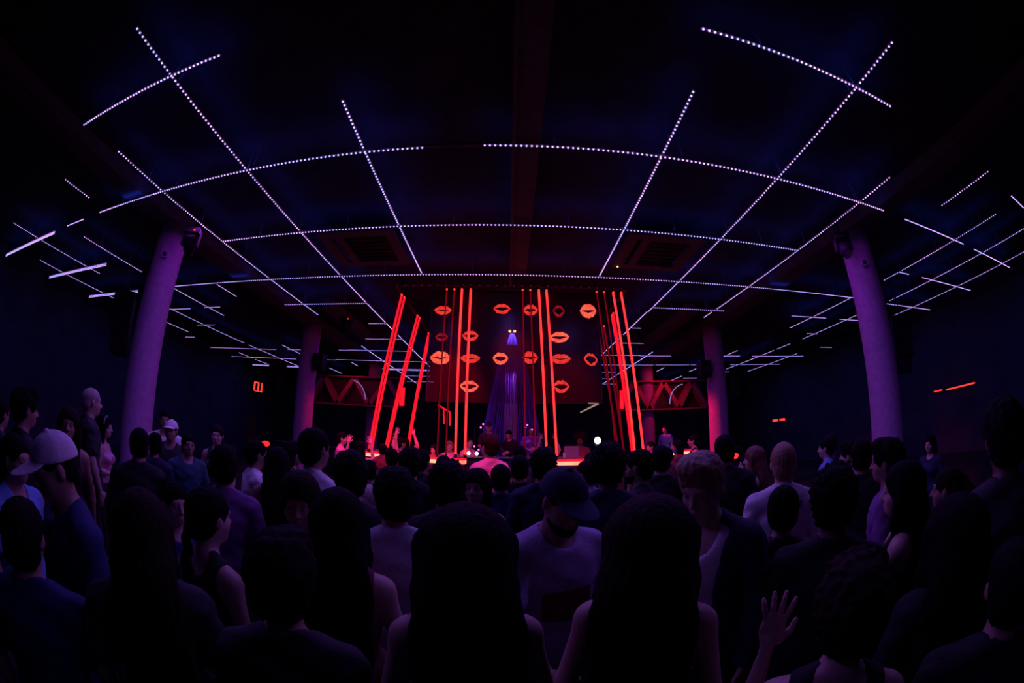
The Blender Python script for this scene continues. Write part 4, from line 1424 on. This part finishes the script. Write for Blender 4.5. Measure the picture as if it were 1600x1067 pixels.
def person(x, y, h, rz, sex, pose, hair, hcol, top, tcol, skin, label, z0=0.0, yaw=0, pitch=0, extra='', hands=('relaxed', 'relaxed'), group=None, legs='char'):
    s = (h - z0) / (1.775 if hair not in ('buzz', 'none', 'cap') else 1.76)
    t = thing('person', label, 'person', (x, y, z0), rad(rz), group)
    t.scale = (s, s, s)
    link('body', body_mesh(sex, pose, yaw, pitch, hands), SKIN[skin], t)
    Rh = rotz(rad(yaw)) @ rotx(rad(-pitch))
    M = Matrix.Translation(Vector(PIV)) @ Matrix(Rh.tolist()).to_4x4() @ Matrix.Translation(-Vector(PIV))
    def head_child(name, me, m, parent=None):
        o = link(name, me, m, parent or t)
        if parent is None:
            o.matrix_local = M
        return o
    if hair not in ('none', 'cap'):
        head_child('hair', hair_mesh(hair), HAIR[hcol])
    for e in eye_mesh(sex):
        head_child('eye', e, M_EYE)
    if 'beard' in extra:
        head_child('beard', beard_mesh(), HAIR[hcol])
    if 'cap' in extra:
        crown, bill = cap_meshes()
        cm = CL['white'] if 'whitecap' in extra else CL['navy']
        c = head_child('cap', crown, cm)
        link('bill', bill, cm, c)
        if hair == 'cap':
            head_child('hair', hair_mesh('buzz'), HAIR[hcol])
    if 'glasses' in extra:
        g = MB()
        for q in (-1, 1):
            for k in range(14):
                a0, a1 = 2 * math.pi * k / 14, 2 * math.pi * (k + 1) / 14
                g.tube((q * .034 + .024 * math.cos(a0), .104, 1.640 + .02 * math.sin(a0)), (q * .034 + .024 * math.cos(a1), .104, 1.640 + .02 * math.sin(a1)), .002, n=5)
            g.tube((q * .058, .104, 1.645), (q * .082, .0, 1.645), .002, n=5)
        g.tube((-.011, .105, 1.645), (.011, .105, 1.645), .002, n=5)
        head_child('glasses', g.mesh('glasses'), M_BLACK)
    if 'headband' in extra:
        g = MB()
        for k in range(15):
            a = math.pi * k / 14
            g.ball((.094 * math.cos(a), .02, 1.69 + .082 * math.sin(a)), .011, 6, 4)
        head_child('headband', g.mesh('headband'), mat('sparkling headband', (.75, .85, 1.0), 0.15, .6))
    if top:
        link({'tee': 'tee_shirt', 'longsleeve': 'sweater', 'shirt': 'shirt', 'tank': 'tank_top', 'dress': 'dress', 'jacket': 'jacket', 'top': 'crop_top'}[top],
             top_mesh(top, sex, pose), CL[tcol], t)
    if 'undertank' in extra:
        link('tank_top', top_mesh('tank', sex, pose), CL['white'], t)
    if 'strap' in extra:
        g = MB()
        P = [(.155, -.035, 1.47), (.06, -.135, 1.36), (-.05, -.15, 1.18), (-.13, -.13, 1.0)]
        for a, b in zip(P[:-1], P[1:]):
            g.tube(a, b, .016, n=6)
        g.tube((.155, -.035, 1.47), (.12, .08, 1.42), .016, n=6)
        link('bag_strap', g.mesh('bag_strap'), M_BLACK, t)
    if 'print' in extra:
        src = top_mesh(top, sex, pose)
        vv, ff, ids = [], [], {}
        for p in src.polygons:
            c = p.center
            if c.y > 0.03 and abs(c.x) < .105 and 1.13 < c.z < 1.27 and p.normal.y > .3:
                face = []
                for vi in p.vertices:
                    if vi not in ids:
                        ids[vi] = len(vv)
                        q = src.vertices[vi]
                        vv.append(q.co + q.normal * .003)
                    face.append(ids[vi])
                ff.append(face)
        link('chest_print', new_mesh('chest_print', vv, ff, True), CL['maroon'], t)
    link('trousers', trousers_mesh(), CL[legs], t)
    for q in (1, -1):
        link('shoe', shoe_mesh(q), M_SHOE, t)
    return t

# ------------------------------------------------------------------ the crowd (x, y, head-top height, facing, ...)
# facing: 0 looks at the stage, 90 to the left, 180 to the camera, -90 to the right
def P(x, y, h, rz, *args, **kw):
    # rz counts from the line of sight at the figure's place
    return person(x, y, h, rz + math.degrees(math.atan2(-x, y)), *args, **kw)


# nearest rows
P(-1.31, .49, 1.53, -25, 'm', 'down', 'short', 'k', 'tee', 'blue', 't', 'man in blue tee seen from behind, nearest at the left edge')
P(-1.56, .79, 1.70, 108, 'm', 'down', 'cap', 'k', 'tee', 'blue', 't', 'man looking down in a pale cap, in a blue tee, at left', pitch=24, extra='whitecap cap')
P(-2.21, .80, 1.60, -135, 'm', 'down', 'short', 'k', 'tee', 'sky', 't', 'man in light blue tee at the left edge facing right')
P(-3.08, 1.18, 1.80, -70, 'm', 'down', 'bushy', 'k', 'longsleeve', 'black', 't', 'tall man in profile in black, upper left behind the light blue tee')
P(-3.72, 1.17, 1.68, -50, 'm', 'down', 'short', 'k', 'tee', 'char', 't', 'person cut by the left edge of the crowd, pale cheek')
P(-3.97, 2.32, 1.92, -75, 'm', 'down', 'buzz', 'g', 'tee', 'char', 'l', 'tall man with shaved fair hair left of the front left column')
P(-3.20, 1.65, 1.73, 175, 'f', 'down', 'long', 'n', 'dress', 'black', 't', 'long haired woman facing the camera above the pale cap')
P(-4.39, 2.79, 1.66, -110, 'f', 'front', 'long', 'k', 'top', 'pink', 'l', 'woman with sparkling headband and pink top by the left column', extra='headband')
P(-2.70, 2.07, 1.69, 0, 'm', 'down', 'short', 'k', 'longsleeve', 'black', 't', 'dark haired man from behind before the front left column')
P(-3.31, 2.74, 1.63, 10, 'f', 'down', 'bun', 'k', 'longsleeve', 'navy', 't', 'woman with a bun from behind, right of the front left column')
P(-4.38, 3.81, 1.86, 175, 'm', 'down', 'short', 'k', 'tee', 'white', 't', 'man in bright white tee facing us, right of the front left column')
P(-3.80, 3.41, 1.74, 165, 'm', 'down', 'cap', 'k', 'tee', 'char', 't', 'man in a white cap facing us, beside the bright white tee', extra='whitecap cap')
P(-3.31, 3.25, 1.65, -165, 'm', 'down', 'short', 'k', 'tee', 'teal', 't', 'man in dark teal tee facing us, left part of crowd')
P(-3.53, 4.00, 1.77, 165, 'f', 'down', 'pony', 'n', 'top', 'char', 'l', 'pale faced woman with tied hair facing us under the red sign')
P(-1.68, 1.98, 1.69, -5, 'm', 'down', 'bushy', 'k', 'tee', 'purple', 't', 'bushy haired man from behind in purple tee, left of centre')
P(-2.17, 3.02, 1.71, -75, 'm', 'front', 'short', 'k', 'tee', 'white', 't', 'man in white tee in profile beneath the red post lamp')
P(-1.75, 2.72, 1.69, 0, 'f', 'down', 'long', 'k', 'dress', 'black', 't', 'black haired woman from behind between white tee and white shirt')
P(-2.28, 3.88, 1.71, -105, 'f', 'down', 'bob', 'k', 'longsleeve', 'char', 'l', 'woman with bobbed hair and reddish face before the middle left column')
P(-1.22, 2.35, 1.87, -48, 'm', 'down', 'short', 'k', 'shirt', 'white', 't', 'tall dark haired man in white collared shirt, facing the stage')
P(-.87, 1.54, 1.67, 172, 'f', 'down', 'bob', 'n', 'longsleeve', 'char', 't', 'woman facing the camera before the tall man in white shirt', pitch=12)
P(-.82, 1.99, 1.75, 10, 'm', 'down', 'bushy', 'k', 'longsleeve', 'char', 't', 'bushy black haired man from behind, in charcoal, right of the white shirt')
P(-.48, 1.68, 1.71, 5, 'm', 'down', 'bushy', 'k', 'tee', 'grey', 't', 'man from behind in pale grey tee, left of centre')
P(-.95, 2.62, 1.50, 160, 'f', 'down', 'bob', 'g', 'tee', 'sky', 'l', 'small fair haired woman in light blue in the gap behind the charcoal back')
P(-.56, 1.26, 1.66, -8, 'f', 'down', 'long', 'k', 'tank', 'maroon', 'l', 'bare shouldered woman from behind, long black hair, lower left of centre')
P(-.10, .98, 1.69, 3, 'f', 'down', 'longwide', 'k', 'tank', 'black', 'l', 'woman with wide long black hair in the bottom centre')
P(-.31, 2.08, 1.73, 0, 'm', 'down', 'curly', 'k', 'longsleeve', 'black', 'd', 'curly black haired man from behind above the wide long hair')
P(.20, 1.58, 1.75, -150, 'm', 'reach', 'cap', 'k', 'tee', 'lilac', 't', 'bearded man in dark cap and pale printed tee, near centre', pitch=26, extra='cap beard print')
P(.38, 1.00, 1.70, -4, 'f', 'down', 'longwide', 'n', 'tank', 'black', 'l', 'woman with long dark brown hair from behind, right of the dark cap')
P(.59, 2.28, 1.83, 0, 'm', 'down', 'curly', 'k', 'longsleeve', 'navy', 'd', 'curly haired man from behind in navy, under the phone light')
P(.69, 3.46, 1.68, 60, 'm', 'down', 'short', 'k', 'shirt', 'lilac', 't', 'man with glasses and pale shirt, red lit face, left of navy back', extra='glasses')
P(.95, 2.80, 1.78, 75, 'm', 'down', 'short', 'k', 'tee', 'black', 't', 'bearded man in profile right of the navy back', extra='beard')
P(1.35, 3.34, 1.79, 0, 'm', 'down', 'short', 'k', 'longsleeve', 'black', 't', 'short haired man in black from behind, above the blond man')
P(.79, 1.46, 1.80, 158, 'm', 'down', 'quiff', 'b', 'jacket', 'navy', 'l', 'blond man looking down in white tank top and open dark shirt', pitch=22, extra='undertank')
P(1.81, 3.00, 1.85, 0, 'm', 'down', 'short', 'k', 'tee', 'black', 't', 'tall dark haired man from behind beside the small red post lamp')
P(1.66, 2.02, 1.77, 8, 'm', 'down', 'fade', 'b', 'shirt', 'white', 'l', 'fair haired man from behind in white collared shirt with strap', extra='strap')
P(1.22, 1.48, 1.60, 0, 'f', 'down', 'bun', 'k', 'longsleeve', 'black', 't', 'black haired woman with bun before the strapped white shirt')
P(2.42, 3.43, 1.70, 80, 'f', 'down', 'long', 'r', 'dress', 'char', 'l', 'reddish long haired woman in profile left of the strapped white shirt')
P(3.71, 3.64, 1.68, 82, 'm', 'down', 'short', 'k', 'shirt', 'sky', 'l', 'man with pale blue collar in profile, right part of crowd')
P(4.30, 4.15, 1.70, 85, 'm', 'down', 'short', 'n', 'tee', 'char', 'l', 'pale face in profile behind the pale blue collar')
P(3.02, 2.63, 1.66, 75, 'm', 'down', 'bushy', 'k', 'tee', 'lilac', 'l', 'bushy haired man in lilac tee, in profile before the right column')
P(2.47, 2.03, 1.71, 0, 'm', 'down', 'short', 'k', 'tee', 'black', 't', 'man from behind in black tee, right of the lilac tee')
P(2.12, 1.53, 1.71, 80, 'm', 'down', 'bushy', 'k', 'shirt', 'purple', 't', 'man in purple collared shirt in profile below the right column')
P(1.64, 1.09, 1.64, 85, 'f', 'lefthold', 'long', 'k', 'tank', 'black', 'l', 'long haired woman in profile at right holding a bare arm forward')
P(5.10, 2.90, 1.50, 150, 'f', 'down', 'bob', 'k', 'tee', 'navy', 'l', 'small far woman facing us right of the right column')
P(2.14, 1.10, 1.54, 80, 'f', 'down', 'pony', 'n', 'tee', 'navy', 't', 'woman with tied brown hair in profile, lower right')
P(1.74, .60, 1.82, 20, 'm', 'down', 'bushy', 'k', 'longsleeve', 'char', 'd', 'big dark man from behind at the right edge of the crowd')
P(2.40, .50, 1.62, 65, 'm', 'arc', 'quiff', 'b', 'tank', 'maroon', 'l', 'fair man with an arm bent over his head at the right edge')
P(1.28, .61, 1.58, 30, 'f', 'down', 'longwide', 'k', 'longsleeve', 'black', 'l', 'woman with wide long black hair and black sleeves, lower right')
P(1.17, 1.10, 1.69, 0, 'm', 'down', 'curly', 'k', 'longsleeve', 'black', 'd', 'curly black head from behind, left of the wide long hair at right')
P(.70, .57, 1.56, 14, 'f', 'handup', 'curly', 'n', 'tank', 'black', 'l', 'curly brown haired woman with one open hand up in the bottom right', hands=('relaxed', 'open'))
P(1.10, .32, 1.52, 20, 'm', 'down', 'short', 'k', 'longsleeve', 'black', 't', 'short haired person in black in the bottom right corner')
P(-1.00, .77, 1.62, -5, 'f', 'down', 'long', 'n', 'tee', 'char', 'l', 'woman with long brown hair from behind, lower left')
P(-1.08, 1.18, 1.60, -55, 'f', 'down', 'braid', 'k', 'tank', 'black', 'l', 'woman with braided black hair turned right, bare shoulder, lower left')
P(-.52, .82, 1.60, -20, 'f', 'down', 'bushy', 'k', 'longsleeve', 'char', 't', 'bushy black head above a broad dark sweater, bottom left of centre')
P(-1.60, 1.48, 1.51, -160, 'f', 'down', 'bun', 'k', 'tee', 'blue', 'l', 'small woman in blue tee between the brown and the bushy hair')
# middle rows before the stage
P(-.21, 4.62, 1.92, 40, 'm', 'down', 'quiff', 'n', 'tee', 'pink', 'l', 'curly topped man in pink lit tee before the thread cone')
P(.16, 5.3, 1.79, 20, 'm', 'down', 'short', 'k', 'tee', 'char', 't', 'short dark haired man beside the pink lit tee')
P(.12, 3.72, 1.72, 0, 'm', 'down', 'short', 'k', 'longsleeve', 'black', 't', 'round black head before the thread cone, right of the blue tee')
P(.28, 3.08, 1.79, 0, 'm', 'down', 'curly', 'k', 'longsleeve', 'navy', 't', 'curly black head before the middle red tubes')
P(-.66, 4.15, 1.68, 0, 'm', 'down', 'short', 'k', 'tee', 'black', 't', 'dark head from behind before the bright left tubes')
P(-.79, 3.20, 1.76, 0, 'm', 'down', 'bushy', 'k', 'longsleeve', 'black', 't', 'dark bushy head from behind before the left counter')
P(-.85, 3.95, 1.74, -30, 'm', 'down', 'short', 'k', 'tee', 'black', 't', 'dark head with lit ear below the left counter')
P(-1.25, 3.50, 1.62, 0, 'm', 'down', 'buzz', 'k', 'tee', 'char', 'l', 'red lit shaved crown before the raised palms')
P(-.20, 2.62, 1.66, 165, 'f', 'down', 'bob', 'k', 'dress', 'char', 't', 'dim faced woman facing us left of the blue tee')
P(-.05, 3.26, 1.66, 0, 'm', 'front', 'short', 'k', 'tee', 'blue', 't', 'man in blue tee from behind holding a lit phone')
P(-1.45, 4.9, 1.70, 5, 'm', 'down', 'short', 'k', 'longsleeve', 'black', 't', 'black head in the middle crowd left of the red lit crown')
P(1.55, 4.35, 1.70, 15, 'f', 'down', 'long', 'k', 'dress', 'black', 't', 'long black hair from behind right of the phone light')
P(2.31, 5.54, 1.71, 60, 'm', 'down', 'short', 'k', 'tee', 'maroon', 't', 'man with red lit cheek right of the right tubes')
P(2.85, 4.2, 1.58, 100, 'f', 'front', 'long', 'k', 'top', 'maroon', 'l', 'woman with red lit hand right of the small red post lamp')
# by the booth
P(-3.41, 7.79, 1.86, -95, 'm', 'front', 'short', 'k', 'tee', 'pink', 'l', 'red lit man in profile before the middle left column')
P(-2.72, 7.05, 1.72, 0, 'f', 'palms', 'long', 'k', 'top', 'char', 'l', 'woman with both palms raised at the left red tubes', hands=('open', 'open'))
P(-2.45, 7.65, 1.70, -10, 'm', 'oneup', 'short', 'k', 'tee', 'maroon', 't', 'man with one hand up behind the raised palms', hands=('open', 'relaxed'))
P(-2.30, 8.45, 1.84, -60, 'm', 'phone', 'short', 'k', 'longsleeve', 'maroon', 't', 'man in red lit sleeve with bent arm by the second left tubes')
P(-2.40, 9.28, 1.82, 10, 'm', 'raised', 'short', 'k', 'tank', 'maroon', 'l', 'man with both arms up at the farthest left tubes', hands=('open', 'open'))
P(-1.80, 9.75, 1.70, 150, 'f', 'front', 'bob', 'n', 'longsleeve', 'white', 'l', 'woman in white sweater behind the left counter')
P(-1.42, 9.85, 1.80, 175, 'm', 'front', 'quiff', 'b', 'tee', 'pink', 'l', 'blond man in pink behind the left counter beside the bright tubes')
P(-.92, 9.72, 1.93, -160, 'f', 'down', 'pony', 'k', 'top', 'pink', 'l', 'woman with tied hair behind the bright left tubes')
P(-.49, 10.55, 2.32, 175, 'm', 'front', 'cap', 'k', 'tee', 'char', 'l', 'performer in dark cap inside the thread cone, left', z0=.5, extra='cap')
P(.05, 10.35, 2.14, 160, 'm', 'front', 'short', 'k', 'longsleeve', 'black', 'l', 'performer in black bending to the desk in the cone middle', z0=.5, pitch=20)
P(.63, 10.85, 2.28, -170, 'f', 'front', 'long', 'k', 'tee', 'purple', 'l', 'long haired performer in purple inside the cone, right', z0=.5)
P(1.02, 9.75, 1.80, 170, 'f', 'raised', 'pony', 'k', 'top', 'pink', 'l', 'dancer with raised arms behind the bright middle tubes')
P(1.80, 9.80, 2.02, 178, 'f', 'front', 'afro', 'n', 'tee', 'maroon', 'd', 'person with a big round afro behind the right counter')
P(3.35, 8.95, 1.78, 120, 'm', 'down', 'short', 'k', 'tee', 'maroon', 'l', 'red lit man right of the right red tubes')
P(3.29, 7.29, 1.79, 110, 'f', 'down', 'bob', 'k', 'tee', 'maroon', 'l', 'woman with red cheek before the rear right column')
P(4.05, 8.10, 1.88, 95, 'm', 'phone', 'short', 'k', 'tank', 'black', 'l', 'man with red lit bent arm left of the middle right column')
P(5.25, 12.6, 2.26, 150, 'm', 'down', 'short', 'k', 'tee', 'sky', 'l', 'man in pale shirt standing high beside the rear right column', z0=.45)
P(1.05, 4.95, 1.70, 178, 'm', 'phone', 'short', 'k', 'tee', 'char', 't', 'man facing us who holds up the shining phone', hands=('grip', 'relaxed'))

# phones, laptop, cup
def phone(loc, rx, rz, label, torch, screen):
    t = thing('mobile_phone', label, 'phone', loc)
    t.rotation_euler = (rx, 0, rz)
    MB().box((-.036, -.005, -.075), (.036, .005, .075), .004).build('case', M_PLAST, t)
    MB().box((-.033, .005, -.070), (.033, .006, .070)).build('display', M_SCREENW if screen else M_PLAST, t)
    if torch:
        MB().ball((0.0, -.010, .03), .040, 12, 8).build('torch', M_WHITE_LIGHT, t)


phone((1.10, 4.80, 1.815), 0, 0, 'raised phone with its white torch shining at us', True, False)
phone((-.08, 3.50, 1.50), rad(-60), rad(160), 'lit phone screen before the man in blue tee', False, True)
t = thing('laptop', 'open laptop with pinkish lid on the right counter', 'laptop', (1.48, 9.05, CT))
MB().box((-.17, -.12, 0), (.17, .12, .018), .004).build('keyboard_base', M_CHAN, t)
MB().box((-.17, .118, .018), (.17, .128, .25), .004).build('lid', M_CHAN, t)
t = thing('drinking_glass', 'small bright glass on the right counter beside the tubes', 'glass', (1.27, 8.85, CT))
MB().lathe([(.025, 0), (.03, .002), (.036, .11), (.033, .11), (.027, .01)], 16).build('cup', mat('clear cup', (.8, .8, .85), .1), t)
MB().box((-.012, -.012, .055), (.012, .012, .08), .004).build('ice_cube', mat('ice', (.95, .95, 1.0), .1), t)
# performers' desk inside the cone
t = thing('mixing_desk', 'dark mixing desk before the performers inside the cone', 'desk', (0.1, 9.78, 0))
MB().box((-.75, -.2, 1.22), (.75, .2, 1.30), .01).build('desk_top', M_BODY, t)
for s in (-1, 1):
    for q in (-1, 1):
        MB().box((s * .7 - .03, q * .15 - .03, 0), (s * .7 + .03, q * .15 + .03, 1.22)).build('leg', M_BLACK, t)
for s in (-1, 1):
    MB().lathe([(.15, 1.30), (.15, 1.325), (.02, 1.33), (.02, 1.34)], 20, (s * .42, 0, 0)).build('turntable', M_CHAN, t)
MB().box((-.14, -.13, 1.30), (.14, .13, 1.36), .008).build('mixer', M_PLAST, t)

# the added red spots for crowd and columns are set up with the lamps
